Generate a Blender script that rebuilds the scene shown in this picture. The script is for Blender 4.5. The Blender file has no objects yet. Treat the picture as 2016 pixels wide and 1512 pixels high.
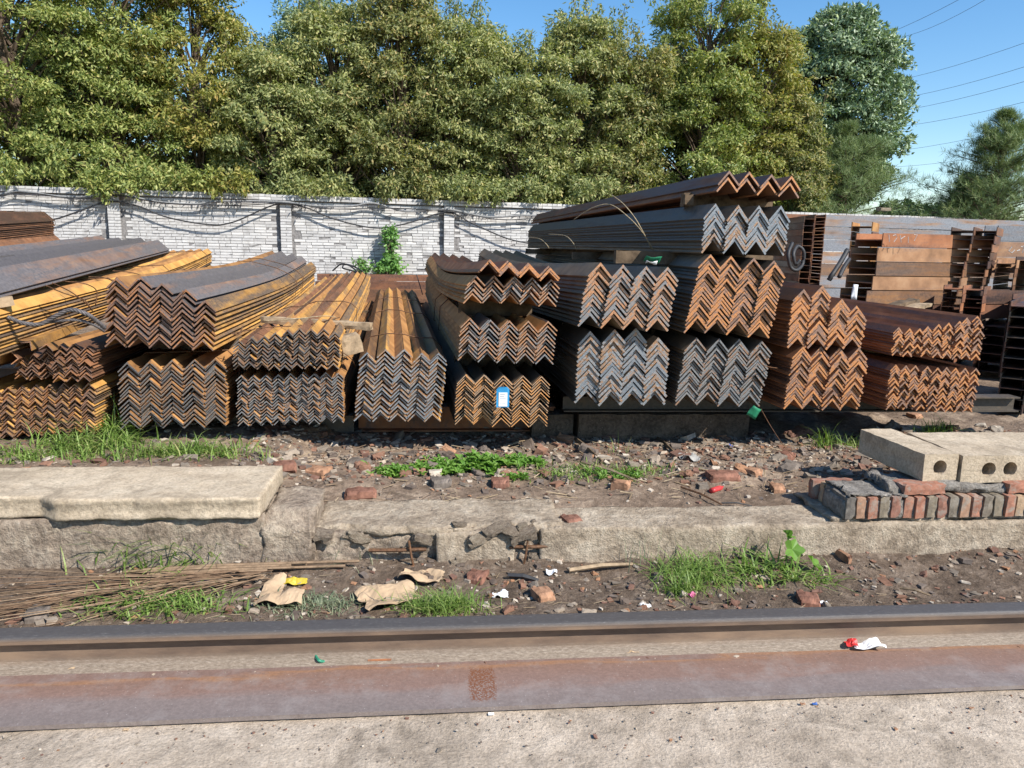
import bpy, math, random
import numpy as np
from mathutils import Vector, Matrix, noise as mnoise
random.seed(7); rng = np.random.default_rng(7)
C = bpy.context.scene.collection
sc = bpy.context.scene
R_ = math.radians

# ------------------------------------------------------------------ camera, sky, sun, exposure
YAW, PITCH, ROLL, FPX = R_(5.4), R_(10.7), R_(1.2), 1456.0
cam_pos = np.array([0, 0, 1.62])
fw = np.array([math.sin(YAW)*math.cos(PITCH), math.cos(YAW)*math.cos(PITCH), -math.sin(PITCH)])
r0 = np.array([math.cos(YAW), -math.sin(YAW), 0.]); u0 = np.cross(r0, fw)
RT = r0*math.cos(ROLL)+u0*math.sin(ROLL); UP = u0*math.cos(ROLL)-r0*math.sin(ROLL)
cd = bpy.data.cameras.new('camera'); cam = bpy.data.objects.new('camera', cd); C.objects.link(cam)
cd.sensor_width = 36; cd.lens = FPX/2016*36; cd.clip_end = 2000; cd.clip_start = .05
cam.matrix_world = Matrix(((RT[0], UP[0], -fw[0], 0), (RT[1], UP[1], -fw[1], 0), (RT[2], UP[2], -fw[2], 1.62), (0, 0, 0, 1)))
sc.camera = cam
SUN_EL, SUN_AZ = R_(42), R_(45)          # azimuth: from -Y towards +X
w = bpy.data.worlds.new('World'); sc.world = w; w.use_nodes = True
nt = w.node_tree; nt.nodes.clear()
sky = nt.nodes.new('ShaderNodeTexSky'); sky.sky_type = 'NISHITA'; sky.sun_disc = False
sky.sun_elevation = SUN_EL; sky.sun_rotation = R_(135); sky.air_density = 1.0; sky.dust_density = .25; sky.ozone_density = 1.6
bg = nt.nodes.new('ShaderNodeBackground'); bg.inputs[1].default_value = .125
wo = nt.nodes.new('ShaderNodeOutputWorld')
hs = nt.nodes.new('ShaderNodeHueSaturation'); hs.inputs['Saturation'].default_value = 1.3; nt.links.new(sky.outputs[0], hs.inputs['Color']); nt.links.new(hs.outputs[0], bg.inputs[0]); nt.links.new(bg.outputs[0], wo.inputs[0])
ld = bpy.data.lights.new('sun', 'SUN'); ld.energy = 5.0; ld.angle = R_(.5); ld.color = (1, .95, .87)
sun = bpy.data.objects.new('sun', ld); C.objects.link(sun)
sd = Vector((math.sin(SUN_AZ)*math.cos(SUN_EL), -math.cos(SUN_AZ)*math.cos(SUN_EL), math.sin(SUN_EL)))
sun.rotation_euler = sd.to_track_quat('Z', 'Y').to_euler()
sc.view_settings.view_transform = 'Standard'; sc.view_settings.look = 'None'
sc.view_settings.gamma = 1; sc.view_settings.use_curve_mapping = False
sc.view_settings.exposure = .6

def ray(px, py): return fw+RT*(px-1008)/FPX-UP*(py-756)/FPX
def atY(px, py, Y):
    d = ray(px, py); return cam_pos+d*(Y/d[1])
def atZ(px, py, Z):
    d = ray(px, py); return cam_pos+d*((Z-1.62)/d[2])

# ------------------------------------------------------------------ helpers
def nod(nt, t, **k):
    n = nt.nodes.new(t)
    for a, b in k.items(): setattr(n, a, b)
    return n
def ramp(nt, stops, interp='LINEAR'):
    n = nt.nodes.new('ShaderNodeValToRGB'); cr = n.color_ramp; cr.interpolation = interp
    while len(cr.elements) < len(stops): cr.elements.new(.5)
    for e, (p, c) in zip(cr.elements, stops):
        e.position = p; e.color = (*c, 1) if len(c) == 3 else c
    return n
def ramp_from(nt, src, stops):
    n = ramp(nt, stops); nt.links.new(src, n.inputs[0]); return n.outputs[0]
def newmat(name, rough=.8, spec=.3):
    m = bpy.data.materials.new(name); m.use_nodes = True; nt = m.node_tree
    b = nt.nodes['Principled BSDF']; b.inputs['Roughness'].default_value = rough
    b.inputs['Specular IOR Level'].default_value = spec
    return m, nt, b
def coords(nt, scale=(1, 1, 1), rnd=False, kind='Object'):
    tc = nod(nt, 'ShaderNodeTexCoord'); mp = nod(nt, 'ShaderNodeMapping'); mp.inputs['Scale'].default_value = scale
    nt.links.new(tc.outputs[kind], mp.inputs['Vector'])
    if rnd:
        oi = nod(nt, 'ShaderNodeObjectInfo'); mu = nod(nt, 'ShaderNodeMath', operation='MULTIPLY'); mu.inputs[1].default_value = 73.
        nt.links.new(oi.outputs['Random'], mu.inputs[0])
        nt.links.new(mu.outputs[0], mp.inputs['Location'])
    return mp.outputs[0]
def noi(nt, vec, scale, detail=4, rough=.6, dist=0):
    n = nod(nt, 'ShaderNodeTexNoise'); n.inputs['Scale'].default_value = scale; n.inputs['Detail'].default_value = detail
    n.inputs['Roughness'].default_value = rough; n.inputs['Distortion'].default_value = dist
    nt.links.new(vec, n.inputs['Vector']); return n.outputs['Fac']
def mixc(nt, fac, a, b, mode='MIX'):
    n = nod(nt, 'ShaderNodeMix', data_type='RGBA', blend_type=mode)
    for s, v in ((n.inputs['Factor'], fac), (n.inputs['A'], a), (n.inputs['B'], b)):
        if isinstance(v, (int, float)): s.default_value = v
        elif isinstance(v, tuple): s.default_value = (*v, 1) if len(v) == 3 else v
        else: nt.links.new(v, s)
    return n.outputs['Result']
def math_(nt, op, a, b=0., clamp=False):
    n = nod(nt, 'ShaderNodeMath', operation=op, use_clamp=clamp)
    for i, v in ((0, a), (1, b)):
        if isinstance(v, (int, float)): n.inputs[i].default_value = v
        else: nt.links.new(v, n.inputs[i])
    return n.outputs[0]
def mrange(nt, v, a, b, c=0., d=1.):
    n = nod(nt, 'ShaderNodeMapRange'); nt.links.new(v, n.inputs[0])
    for i, x in enumerate((a, b, c, d)): n.inputs[i+1].default_value = x
    return n.outputs[0]
def bump(nt, b, h, strength=.5, dist=.01):
    n = nod(nt, 'ShaderNodeBump'); n.inputs['Strength'].default_value = strength; n.inputs['Distance'].default_value = dist
    nt.links.new(h, n.inputs['Height']); nt.links.new(n.outputs[0], b.inputs['Normal'])
def island(nt):
    g = nod(nt, 'ShaderNodeNewGeometry'); return g.outputs['Random Per Island']
def objrand(nt): return nod(nt, 'ShaderNodeObjectInfo').outputs['Random']
def simple(name, col, rough=.7, spec=.3, var=.15, scale=20, metal=0, bumps=.3, rnd=False):
    m, nt, b = newmat(name, rough, spec); v = coords(nt, rnd=rnd)
    n = noi(nt, v, scale, 5, .65)
    dk = tuple(c*(1-var*2) for c in col); lt = tuple(min(1, c*(1+var*2)) for c in col)
    r = ramp(nt, [(.3, dk), (.5, col), (.72, lt)]); nt.links.new(n, r.inputs[0])
    nt.links.new(r.outputs[0], b.inputs['Base Color']); b.inputs['Metallic'].default_value = metal
    if bumps: bump(nt, b, n, bumps, .006)
    return m

def tag(o, label=None, cat=None, group=None, kind=None):
    if label: o['label'] = label
    if cat: o['category'] = cat
    if group: o['group'] = group
    if kind: o['kind'] = kind
    return o
def empty(name, loc=(0, 0, 0), label=None, cat=None, group=None, rot=(0, 0, 0)):
    o = bpy.data.objects.new(name, None); C.objects.link(o); o.location = loc; o.rotation_euler = rot
    o.empty_display_size = .1
    return tag(o, label, cat, group)
def mkmesh(name, v, f, mats=(), mi=None, smooth=False):
    me = bpy.data.meshes.new(name)
    if isinstance(v, np.ndarray): v = v.tolist()
    if isinstance(f, np.ndarray): f = f.tolist()
    me.from_pydata(v, [], f)
    if not isinstance(mats, (list, tuple)): mats = (mats,)
    for m in mats: me.materials.append(m)
    if mi is not None: me.polygons.foreach_set('material_index', mi)
    if smooth: me.polygons.foreach_set('use_smooth', [True]*len(me.polygons))
    me.update(); return me
def put(name, me, parent=None, loc=(0, 0, 0), rot=(0, 0, 0), scale=None):
    o = bpy.data.objects.new(name, me); C.objects.link(o); o.location = loc; o.rotation_euler = rot
    if scale is not None: o.scale = scale if hasattr(scale, '__len__') else (scale,)*3
    if parent: o.parent = parent
    return o
BOXF = [(0, 3, 2, 1), (4, 5, 6, 7), (0, 1, 5, 4), (1, 2, 6, 5), (2, 3, 7, 6), (3, 0, 4, 7)]
def boxv(x0, y0, z0, x1, y1, z1):
    return [(x0, y0, z0), (x1, y0, z0), (x1, y1, z0), (x0, y1, z0), (x0, y0, z1), (x1, y0, z1), (x1, y1, z1), (x0, y1, z1)]
class MB:
    def __init__(s): s.v = []; s.f = []; s.n = 0
    def add(s, v, f):
        s.v.append(np.asarray(v, float)); s.f += [tuple(i+s.n for i in q) for q in f]; s.n += len(v)
    def box(s, *a): s.add(boxv(*a), BOXF)
    def tube(s, pts, r, n=6, caps=True):
        pts = [Vector(p) for p in pts]; v = []; up = Vector((0, 0, 1))
        rr = r if hasattr(r, '__len__') else [r]*len(pts)
        for i, p in enumerate(pts):
            d = (pts[min(i+1, len(pts)-1)]-pts[max(i-1, 0)]).normalized()
            a = d.cross(up)
            if a.length < .05: a = d.cross(Vector((1, 0, 0)))
            a.normalize(); b_ = d.cross(a)
            for k in range(n):
                t = 2*math.pi*k/n; q = p+(a*math.cos(t)+b_*math.sin(t))*rr[i]; v.append(q[:])
        f = []
        for i in range(len(pts)-1):
            for k in range(n):
                k2 = (k+1) % n; f.append((i*n+k, i*n+k2, (i+1)*n+k2, (i+1)*n+k))
        if caps: f.append(tuple(range(n))[::-1]); f.append(tuple(range((len(pts)-1)*n, len(pts)*n)))
        s.add(v, f)
    def build(s, name, mat, parent=None, smooth=False, loc=(0, 0, 0), rot=(0, 0, 0)):
        return put(name, mkmesh(name, np.concatenate(s.v), s.f, mat, smooth=smooth), parent, loc, rot)
def smooth_path(pts, n=6):
    P = [Vector(p) for p in pts]; P = [P[0]*2-P[1]]+P+[P[-1]*2-P[-2]]; out = []
    for i in range(1, len(P)-2):
        for k in range(n):
            t = k/n; a, b, c, d = P[i-1:i+3]
            out.append(.5*((2*b)+(c-a)*t+(2*a-5*b+4*c-d)*t*t+(3*b-a-3*c+d)*t**3))
    out.append(P[-2]); return out
def fbm(x, y, z=0., o=4): return mnoise.fractal(Vector((x, y, z)), .9, 2.1, o)
def rough_box(x0, y0, z0, x1, y1, z1, res, amp, chip=.02, freq=5., seed=0., shape=None):
    """box whose skin is a welded grid, pushed in and out by noise and worn at its edges"""
    nx, ny, nz = [max(1, int(round((b-a)/res))) for a, b in ((x0, x1), (y0, y1), (z0, z1))]
    idx = {}; V = []; F = []
    def vid(i, j, k):
        key = (i, j, k)
        if key not in idx:
            idx[key] = len(V); V.append((x0+(x1-x0)*i/nx, y0+(y1-y0)*j/ny, z0+(z1-z0)*k/nz, (i in (0, nx))+(j in (0, ny))+(k in (0, nz))))
        return idx[key]
    for i in range(nx):
        for j in range(ny):
            F.append((vid(i, j, nz), vid(i+1, j, nz), vid(i+1, j+1, nz), vid(i, j+1, nz)))
            F.append((vid(i, j, 0), vid(i, j+1, 0), vid(i+1, j+1, 0), vid(i+1, j, 0)))
    for i in range(nx):
        for k in range(nz):
            F.append((vid(i, 0, k), vid(i+1, 0, k), vid(i+1, 0, k+1), vid(i, 0, k+1)))
            F.append((vid(i, ny, k), vid(i, ny, k+1), vid(i+1, ny, k+1), vid(i+1, ny, k)))
    for j in range(ny):
        for k in range(nz):
            F.append((vid(0, j, k), vid(0, j, k+1), vid(0, j+1, k+1), vid(0, j+1, k)))
            F.append((vid(nx, j, k), vid(nx, j+1, k), vid(nx, j+1, k+1), vid(nx, j, k+1)))
    c = Vector(((x0+x1)/2, (y0+y1)/2, (z0+z1)/2)); h = Vector(((x1-x0)/2, (y1-y0)/2, (z1-z0)/2)); out = []
    for x, y, z, e in V:
        p = Vector((x, y, z)); q = Vector((x*freq+seed, y*freq, z*freq))
        d = mnoise.noise_vector(q)*amp+mnoise.noise_vector(q*3.3)*amp*.45+mnoise.noise_vector(q*9.)*amp*.2+mnoise.noise_vector(q*21.)*amp*.16
        if e >= 2:
            k = max(0., mnoise.noise(q*1.3)+.25)*chip+max(0, mnoise.noise(q*4))*chip*.7
            for a in range(3):
                if abs(abs(p[a]-c[a])-h[a]) < 1e-6: d[a] -= math.copysign(k, p[a]-c[a])
        p += d
        if shape: p = shape(p)
        out.append(p[:])
    return out, F

# ------------------------------------------------------------------ materials
def steel_side(name, rust, dark, bias, rough=.62, streak=1.):
    """rolled steel: rust coming through mill scale, streaked along the bar (object Y)"""
    m, nt, b = newmat(name, rough, .35)
    v = coords(nt, (6, .7, 6), rnd=True); n1 = noi(nt, v, 1.6, 6, .62, .3)
    v2 = coords(nt, (1, 1, 1), rnd=True); n2 = noi(nt, v2, 45, 4, .7)
    n3 = noi(nt, v2, 5, 3, .6)
    f = math_(nt, 'ADD', math_(nt, 'MULTIPLY', n1, .75), math_(nt, 'MULTIPLY', n2, .25))
    f = math_(nt, 'ADD', f, math_(nt, 'MULTIPLY', math_(nt, 'SUBTRACT', objrand(nt), .5), .16))
    f = mrange(nt, f, bias-.09, bias+.09)
    r2 = ramp(nt, [(.25, tuple(c*.55 for c in rust)), (.5, rust), (.75, (min(1, rust[0]*1.35), rust[1]*1.5, rust[2]*1.6))]); nt.links.new(n3, r2.inputs[0])
    d2 = ramp(nt, [(.3, tuple(c*.7 for c in dark)), (.7, tuple(c*1.4 for c in dark))]); nt.links.new(n2, d2.inputs[0])
    col = mixc(nt, f, d2.outputs[0], r2.outputs[0])
    col = mixc(nt, 1., col, ramp_from(nt, objrand(nt), [(0, (.68,)*3), (1, (1.28,)*3)]), 'MULTIPLY')
    nt.links.new(col, b.inputs['Base Color'])
    rr = mrange(nt, f, 0, 1, rough-.15, rough+.15); nt.links.new(rr, b.inputs['Roughness'])
    bump(nt, b, n2, .25, .002); return m
def steel_end(name, a, c, rustc, rustamt, metal=.0, rough=.5):
    """cut face of a bar, each bar a little different"""
    m, nt, b = newmat(name, rough, .5); v = coords(nt, (1, 1, 1), rnd=True)
    n1 = noi(nt, v, 38, 4, .7); n2 = noi(nt, v, 170, 3, .7); rn = objrand(nt)
    base = mixc(nt, rn, a, c)
    f = math_(nt, 'ADD', n1, math_(nt, 'MULTIPLY', math_(nt, 'SUBTRACT', rn, .5), .16))
    f = mrange(nt, f, .60-rustamt*.35, .70-rustamt*.35)
    col = mixc(nt, f, base, rustc)
    r = ramp(nt, [(.25, (.55,)*3), (.5, (1.25,)*3), (.75, (1.9,)*3)]); nt.links.new(n2, r.inputs[0])  # bright specks multiplied into the colour imitate glints on the cut steel
    col = mixc(nt, 1., col, r.outputs[0], 'MULTIPLY')
    nt.links.new(col, b.inputs['Base Color']); b.inputs['Metallic'].default_value = metal
    bump(nt, b, n2, .5, .002); return m
ORG = (.31, .15, .05); BRN = (.10, .055, .035); SCALE = (.07, .068, .075); DK = (.032, .028, .026)
S = {
 'orange': steel_side('rusty_steel', ORG, (.16, .09, .05), .42),
 'gold': steel_side('golden_rust_steel', (.42, .215, .055), (.16, .11, .075), .48),
 'brown': steel_side('brown_steel', (.19, .085, .04), BRN, .5),
 'scale': steel_side('mill_scale_steel', (.2, .11, .065), (.115, .102, .10), .62),
 'dark': steel_side('dark_steel', (.17, .115, .07), (.10, .083, .066), .56),
 'mixed': steel_side('part_rusty_steel', ORG, SCALE, .5),
 'redbrown': steel_side('red_brown_steel', (.27, .11, .05), (.13, .07, .05), .47),
}
EN = {
 'brown': steel_end('brown_cut_steel', (.11, .065, .048), (.17, .1, .07), (.23, .10, .04), .3),
 'redbrown': steel_end('red_brown_cut_steel', (.15, .09, .065), (.23, .13, .085), (.34, .145, .05), .45),
 'grey': steel_end('grey_cut_steel', (.13, .135, .14), (.19, .185, .175), (.2, .115, .07), .3, .2, .4),
 'greydark': steel_end('dark_grey_cut_steel', (.085, .083, .085), (.14, .125, .11), (.18, .10, .055), .3, .15, .42),
 'blue': steel_end('blue_grey_cut_steel', (.14, .16, .18), (.22, .22, .22), (.24, .14, .08), .28, .25, .38),
 'tan': steel_end('tan_cut_steel', (.25, .17, .11), (.33, .2, .11), (.42, .19, .06), .4),
 'mixed': steel_end('mixed_cut_steel', (.14, .145, .15), (.23, .165, .12), (.3, .15, .075), .4, .15, .42),
}
WIRE = simple('rusty_wire', (.12, .06, .03), .7, .3, .3, 60)
WIREL = simple('pale_wire', (.3, .24, .15), .6, .3, .3, 60)
BLACKC = simple('black_cable', (.03, .03, .032), .6, .4, .2, 30)
GREYC = simple('grey_cable', (.2, .2, .2), .7, .3, .2, 30)
WOOD = simple('weathered_wood', (.3, .22, .14), .85, .15, .3, 14, rnd=True)
WOODD = simple('dark_wood', (.12, .085, .055), .85, .15, .3, 14, rnd=True)

# concrete, dirt
def concrete(name, c1, c2, c3, scale=3., bmp=.6, fine=60, pits=True):
    m, nt, b = newmat(name, .92, .15); v = coords(nt)
    n1 = noi(nt, v, scale, 8, .65, .4); n2 = noi(nt, v, fine, 6, .75); n3 = noi(nt, v, scale*5, 6, .7)
    f = math_(nt, 'ADD', math_(nt, 'MULTIPLY', n1, .6), math_(nt, 'MULTIPLY', n3, .4))
    r = ramp(nt, [(.36, c1), (.5, c2), (.62, c3)]); nt.links.new(f, r.inputs[0])
    r2 = ramp(nt, [(.3, (.6,)*3), (.5, (1,)*3), (.72, (1.25,)*3)]); nt.links.new(n2, r2.inputs[0])
    col = mixc(nt, 1., r.outputs[0], r2.outputs[0], 'MULTIPLY')
    if pits:
        vo = nod(nt, 'ShaderNodeTexVoronoi'); vo.inputs['Scale'].default_value = fine*1.6; nt.links.new(v, vo.inputs['Vector'])
        sp = mrange(nt, vo.outputs['Distance'], .12, .25)
        hu = nod(nt, 'ShaderNodeSeparateColor'); nt.links.new(vo.outputs['Color'], hu.inputs[0])
        on = mrange(nt, hu.outputs[0], .80, .82)
        spc = mixc(nt, hu.outputs[1], (.07, .065, .06), (.6, .52, .45))
        fac = math_(nt, 'MULTIPLY', on, math_(nt, 'SUBTRACT', 1., sp))
        col = mixc(nt, math_(nt, 'MULTIPLY', fac, .75), col, spc)
    nt.links.new(col, b.inputs['Base Color'])
    h = math_(nt, 'ADD', math_(nt, 'MULTIPLY', n2, .5), n3); bump(nt, b, h, bmp, .022)
    dk = mrange(nt, noi(nt, v, scale*1.7, 8, .75, 1.2), .52, .64, 0, .55); c2_ = mixc(nt, dk, col, tuple(q*.6 for q in c1)); nt.links.new(c2_, b.inputs['Base Color']); return m
PAVE = concrete('pavement_concrete', (.28, .225, .17), (.43, .35, .27), (.56, .465, .365), 2.6, .7, 85)
LEDGE = concrete('weathered_concrete', (.22, .17, .12), (.38, .305, .225), (.5, .42, .32), 4.5, 1., 50)
LEDGER = concrete('rough_concrete', (.18, .135, .1), (.34, .27, .205), (.46, .38, .29), 7, 1., 38)
SLAB = concrete('slab_concrete', (.34, .27, .19), (.45, .365, .265), (.54, .45, .335), 2.5, .5, 70, False)
DIRT = concrete('dirt', (.085, .06, .043), (.15, .11, .08), (.24, .185, .14), 5, 1., 45)
DIRTS = concrete('sandy_dirt', (.12, .085, .06), (.22, .16, .115), (.36, .275, .2), 3.2, 1., 40)
MORT = concrete('mortar', (.17, .15, .13), (.27, .245, .215), (.36, .33, .29), 9, 1., 60, False)

def island_mat(name, stops, rough=.9, obj=False, scale=30, spec=.15, fine=.35):
    m, nt, b = newmat(name, rough, spec); r = ramp(nt, stops, 'CONSTANT' if len(stops) > 4 else 'LINEAR')
    nt.links.new(objrand(nt) if obj else island(nt), r.inputs[0])
    n = noi(nt, coords(nt, rnd=obj), scale, 5, .7)
    r2 = ramp(nt, [(.3, (1-fine,)*3), (.5, (1,)*3), (.7, (1+fine,)*3)]); nt.links.new(n, r2.inputs[0])
    nt.links.new(mixc(nt, 1., r.outputs[0], r2.outputs[0], 'MULTIPLY'), b.inputs['Base Color'])
    bump(nt, b, n, .6, .006); return m
RUBC = [(0, (.2, .165, .13)), (.2, (.22, .12, .08)), (.34, (.13, .1, .08)), (.5, (.32, .26, .2)), (.64, (.17, .095, .07)), (.74, (.42, .36, .29)), (.84, (.15, .12, .10)), (.95, (.3, .16, .09))]
RUB = island_mat('rubble', RUBC); RUBO = island_mat('rubble_piece', RUBC, obj=True)
BRICKR = island_mat('old_brick', [(0, (.29, .135, .09)), (.17, (.2, .165, .12)), (.33, (.31, .15, .10)), (.45, (.25, .125, .09)), (.55, (.36, .25, .16)), (.7, (.18, .15, .115)), (.82, (.32, .19, .125)), (.92, (.13, .115, .1))], obj=True)
nt = BRICKR.node_tree; b = nt.nodes['Principled BSDF']; lk = b.inputs['Base Color'].links[0].from_socket; nb = noi(nt, coords(nt, rnd=True), 16, 6, .75, .5)
nt.links.new(mixc(nt, mrange(nt, nb, .5, .62, 0, .75), lk, (.27, .24, .2)), b.inputs['Base Color'])
def wallmat():
    m, nt, b = newmat('whitewashed_brick', .9, .15); v = coords(nt)
    r = ramp(nt, [(0, (.38, .37, .36)), (.35, (.53, .52, .505)), (.7, (.45, .44, .43)), (1, (.6, .585, .56))])
    nt.links.new(island(nt), r.inputs[0]); n = noi(nt, v, 2.2, 7, .7, .4); n2 = noi(nt, v, 25, 4, .7)
    r2 = ramp(nt, [(.3, (.62, .6, .58)), (.47, (1, 1, 1)), (.7, (1.1, 1.08, 1.06))]); nt.links.new(n, r2.inputs[0])
    c = mixc(nt, 1., r.outputs[0], r2.outputs[0], 'MULTIPLY')
    c = mixc(nt, mrange(nt, n2, .62, .7, 0, .5), c, (.3, .26, .23)); nt.links.new(c, b.inputs['Base Color'])
    bump(nt, b, n2, .5, .01); return m
WALLB = wallmat()
WALLM = simple('wall_joint', (.2, .19, .185), .95, .1, .25, 18)

def leafmat(name, stops, trans=.35, rough=.5, obj=False):
    m = bpy.data.materials.new(name); m.use_nodes = True; nt = m.node_tree; b = nt.nodes['Principled BSDF']
    b.inputs['Roughness'].default_value = rough; b.inputs['Specular IOR Level'].default_value = .35
    r = ramp(nt, stops); nt.links.new(island(nt), r.inputs[0])
    n = noi(nt, coords(nt), .9, 3, .6); r2 = ramp(nt, [(.3, (.82, .92, .85)), (.7, (1.2, 1.2, 1.05))]); nt.links.new(n, r2.inputs[0])
    c = mixc(nt, 1., r.outputs[0], r2.outputs[0], 'MULTIPLY')
    nt.links.new(c, b.inputs['Base Color'])
    t = nod(nt, 'ShaderNodeBsdfTranslucent'); tcol = mixc(nt, 1., c, (1.1, 1.25, .55), 'MULTIPLY'); nt.links.new(tcol, t.inputs[0])
    mx = nod(nt, 'ShaderNodeMixShader'); mx.inputs[0].default_value = trans
    nt.links.new(b.outputs[0], mx.inputs[1]); nt.links.new(t.outputs[0], mx.inputs[2])
    nt.links.new(mx.outputs[0], nt.nodes['Material Output'].inputs[0]); return m
LF = {
 'green': leafmat('maple_leaf', [(0, (.12, .165, .05)), (.5, (.25, .28, .09)), (.85, (.4, .4, .15)), (1, (.45, .38, .15))]),
 'olive': leafmat('olive_leaf', [(0, (.13, .16, .065)), (.5, (.27, .28, .12)), (.85, (.42, .41, .19)), (1, (.46, .37, .18))]),
 'yellow': leafmat('yellowing_leaf', [(0, (.16, .175, .05)), (.5, (.27, .26, .07)), (.85, (.36, .31, .10)), (1, (.44, .3, .11))]),
 'brown': leafmat('browning_leaf', [(0, (.13, .15, .06)), (.5, (.24, .24, .10)), (.85, (.37, .33, .14)), (1, (.46, .32, .16))]),
 'silver': leafmat('silvery_leaf', [(0, (.10, .15, .09)), (.5, (.18, .24, .15)), (.9, (.32, .38, .27)), (1, (.36, .42, .2))], .2, .4),
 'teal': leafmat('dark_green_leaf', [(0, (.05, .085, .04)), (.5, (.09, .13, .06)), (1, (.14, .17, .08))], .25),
 'vine': leafmat('vine_leaf', [(0, (.09, .19, .05)), (.6, (.16, .3, .08)), (1, (.24, .38, .12))], .3),
 'pine': leafmat('pine_needle', [(0, (.10, .15, .06)), (.5, (.17, .22, .09)), (1, (.25, .28, .12))], .15),
}
GR = leafmat('grass_blade', [(0, (.13, .2, .05)), (.5, (.2, .29, .07)), (.85, (.3, .37, .12)), (1, (.42, .37, .2))], .35)
GRL = leafmat('weed_leaf', [(0, (.09, .19, .03)), (.6, (.15, .27, .05)), (1, (.22, .33, .08))], .35)
GRD = leafmat('grey_green_weed', [(0, (.12, .15, .09)), (.6, (.2, .22, .15)), (1, (.3, .28, .2))], .2)
BARK = simple('bark', (.12, .09, .065), .95, .1, .3, 9)

# ------------------------------------------------------------------ ground
def sheet(name, x0, x1, y0, y1, res, fn, mat, kind='structure', parent=None):
    nx = int((x1-x0)/res)+1; ny = int((y1-y0)/res)+1
    V = [(x0+(x1-x0)*i/nx, y0+(y1-y0)*j/ny) for j in range(ny+1) for i in range(nx+1)]
    V = [(x, y, fn(x, y)) for x, y in V]
    F = [(j*(nx+1)+i, j*(nx+1)+i+1, (j+1)*(nx+1)+i+1, (j+1)*(nx+1)+i) for j in range(ny) for i in range(nx)]
    o = put(name, mkmesh(name, V, F, mat, smooth=True), parent)
    if kind: o['kind'] = kind
    return o
gz = lambda x, y: -.06
g = MB(); g.add([(-900, -60, -.06), (900, -60, -.06), (900, 1400, -.06), (-900, 1400, -.06)], [(0, 1, 2, 3)])
g.build('ground', DIRTS)['kind'] = 'structure'
sheet('pavement', -4, 5, -1.2, 2.66, .035, lambda x, y: .0+.006*fbm(x*3, y*3, 0)+.003*fbm(x*14, y*14, 2), PAVE)
def zlow(x, y):
    z = .035+.022*fbm(x*1.6, y*1.6, 3)+.012*fbm(x*7, y*7, 1)+.006*fbm(x*25, y*25, 5)
    z += .05*max(0, min(1, (y-3.25)/.25))
    return z-.05*max(0., 1-(y-2.78)/.12)
sheet('dirt_strip', -4.5, 6, 2.77, 3.75, .022, zlow, DIRT)
def zup(x, y):
    a = min(1, max(0, (y-3.62)/.5))
    z = .215+.05*a+.03*a*fbm(x*1.3, y*1.3, 9)+.02*a*fbm(x*5, y*5, 4)+.008*fbm(x*22, y*22, 6)
    z += .03*min(1, max(0, (y-4.4)/1.))+.10*min(1, max(0, (-.75-x)/.25))*min(1, max(0, (y-3.75)/.2))
    return z
sheet('yard_ground', -5, 7, 3.56, 6.2, .03, zup, DIRTS)
sheet('yard_ground', -26, 46, 6.1, 24, .6, lambda x, y: .26+.03*fbm(x, y, 2), DIRTS)

# ------------------------------------------------------------------ rail and plate
hp = [(.072, 0), (.072, .014), (.05, .024), (.028, .040), (.015, .060), (.010, .10), (.014, .125), (.044, .142), (.047, .145), (.0465, .160), (.044, .166), (.037, .1705), (.026, .172)]
prof = hp+[(-a, c) for a, c in hp[::-1]]
def extrude_x(pf, x0, x1, seg=1, wob=0):
    n = len(pf); V = []; F = []
    for i in range(seg+1):
        x = x0+(x1-x0)*i/seg
        for (y, z) in pf: V.append((x, y, z+wob*fbm(x*2, y)))
    for i in range(seg):
        for k in range(n):
            k2 = (k+1) % n; F.append((i*n+k, i*n+k2, (i+1)*n+k2, (i+1)*n+k))
    F.append(tuple(range(n))); F.append(tuple(range(seg*n, seg*n+n))[::-1])
    return V, F
m, nt, b = newmat('rail_steel', .5, .5); v = coords(nt, (1, 4, 4)); n1 = noi(nt, v, 1.6, 6, .7); n2 = noi(nt, v, 50, 5, .75)
tc = nod(nt, 'ShaderNodeTexCoord'); sp = nod(nt, 'ShaderNodeSeparateXYZ'); nt.links.new(tc.outputs['Object'], sp.inputs[0])
topm = mrange(nt, sp.outputs[2], .155, .169)
footm = mrange(nt, sp.outputs[2], .075, .045)
rc = ramp(nt, [(.35, (.08, .052, .036)), (.5, (.14, .092, .062)), (.65, (.21, .14, .09))]); nt.links.new(n1, rc.inputs[0])
dust = ramp(nt, [(.35, (.12, .09, .065)), (.55, (.21, .165, .125)), (.7, (.3, .25, .2))]); nt.links.new(n2, dust.inputs[0])
col = mixc(nt, footm, rc.outputs[0], dust.outputs[0])
tcl = ramp(nt, [(.3, (.07, .062, .058)), (.6, (.095, .086, .08)), (.75, (.26, .24, .22))]); nt.links.new(n2, tcl.inputs[0])
col = mixc(nt, topm, col, tcl.outputs[0]); nt.links.new(col, b.inputs['Base Color'])
nt.links.new(mrange(nt, topm, 0, 1, .75, .5), b.inputs['Roughness']); nt.links.new(math_(nt, 'MULTIPLY', topm, .2), b.inputs['Metallic'])
bump(nt, b, n2, .3, .002); RAILM = m
V, F = extrude_x(prof, -7, 9, 24, 0)
rl = put('rail', mkmesh('rail', V, F, RAILM), None, (0, 2.672, 0))
tag(rl, 'long worn crane rail running across the foreground behind the flat plate', 'rail')
m, nt, b = newmat('plate_steel', .55, .4); v = coords(nt, (.9, 6, 1)); n1 = noi(nt, v, 1.3, 7, .6, .3); v2 = coords(nt); n2 = noi(nt, v2, 90, 5, .75); n3 = noi(nt, v2, 9, 5, .7)
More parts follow.
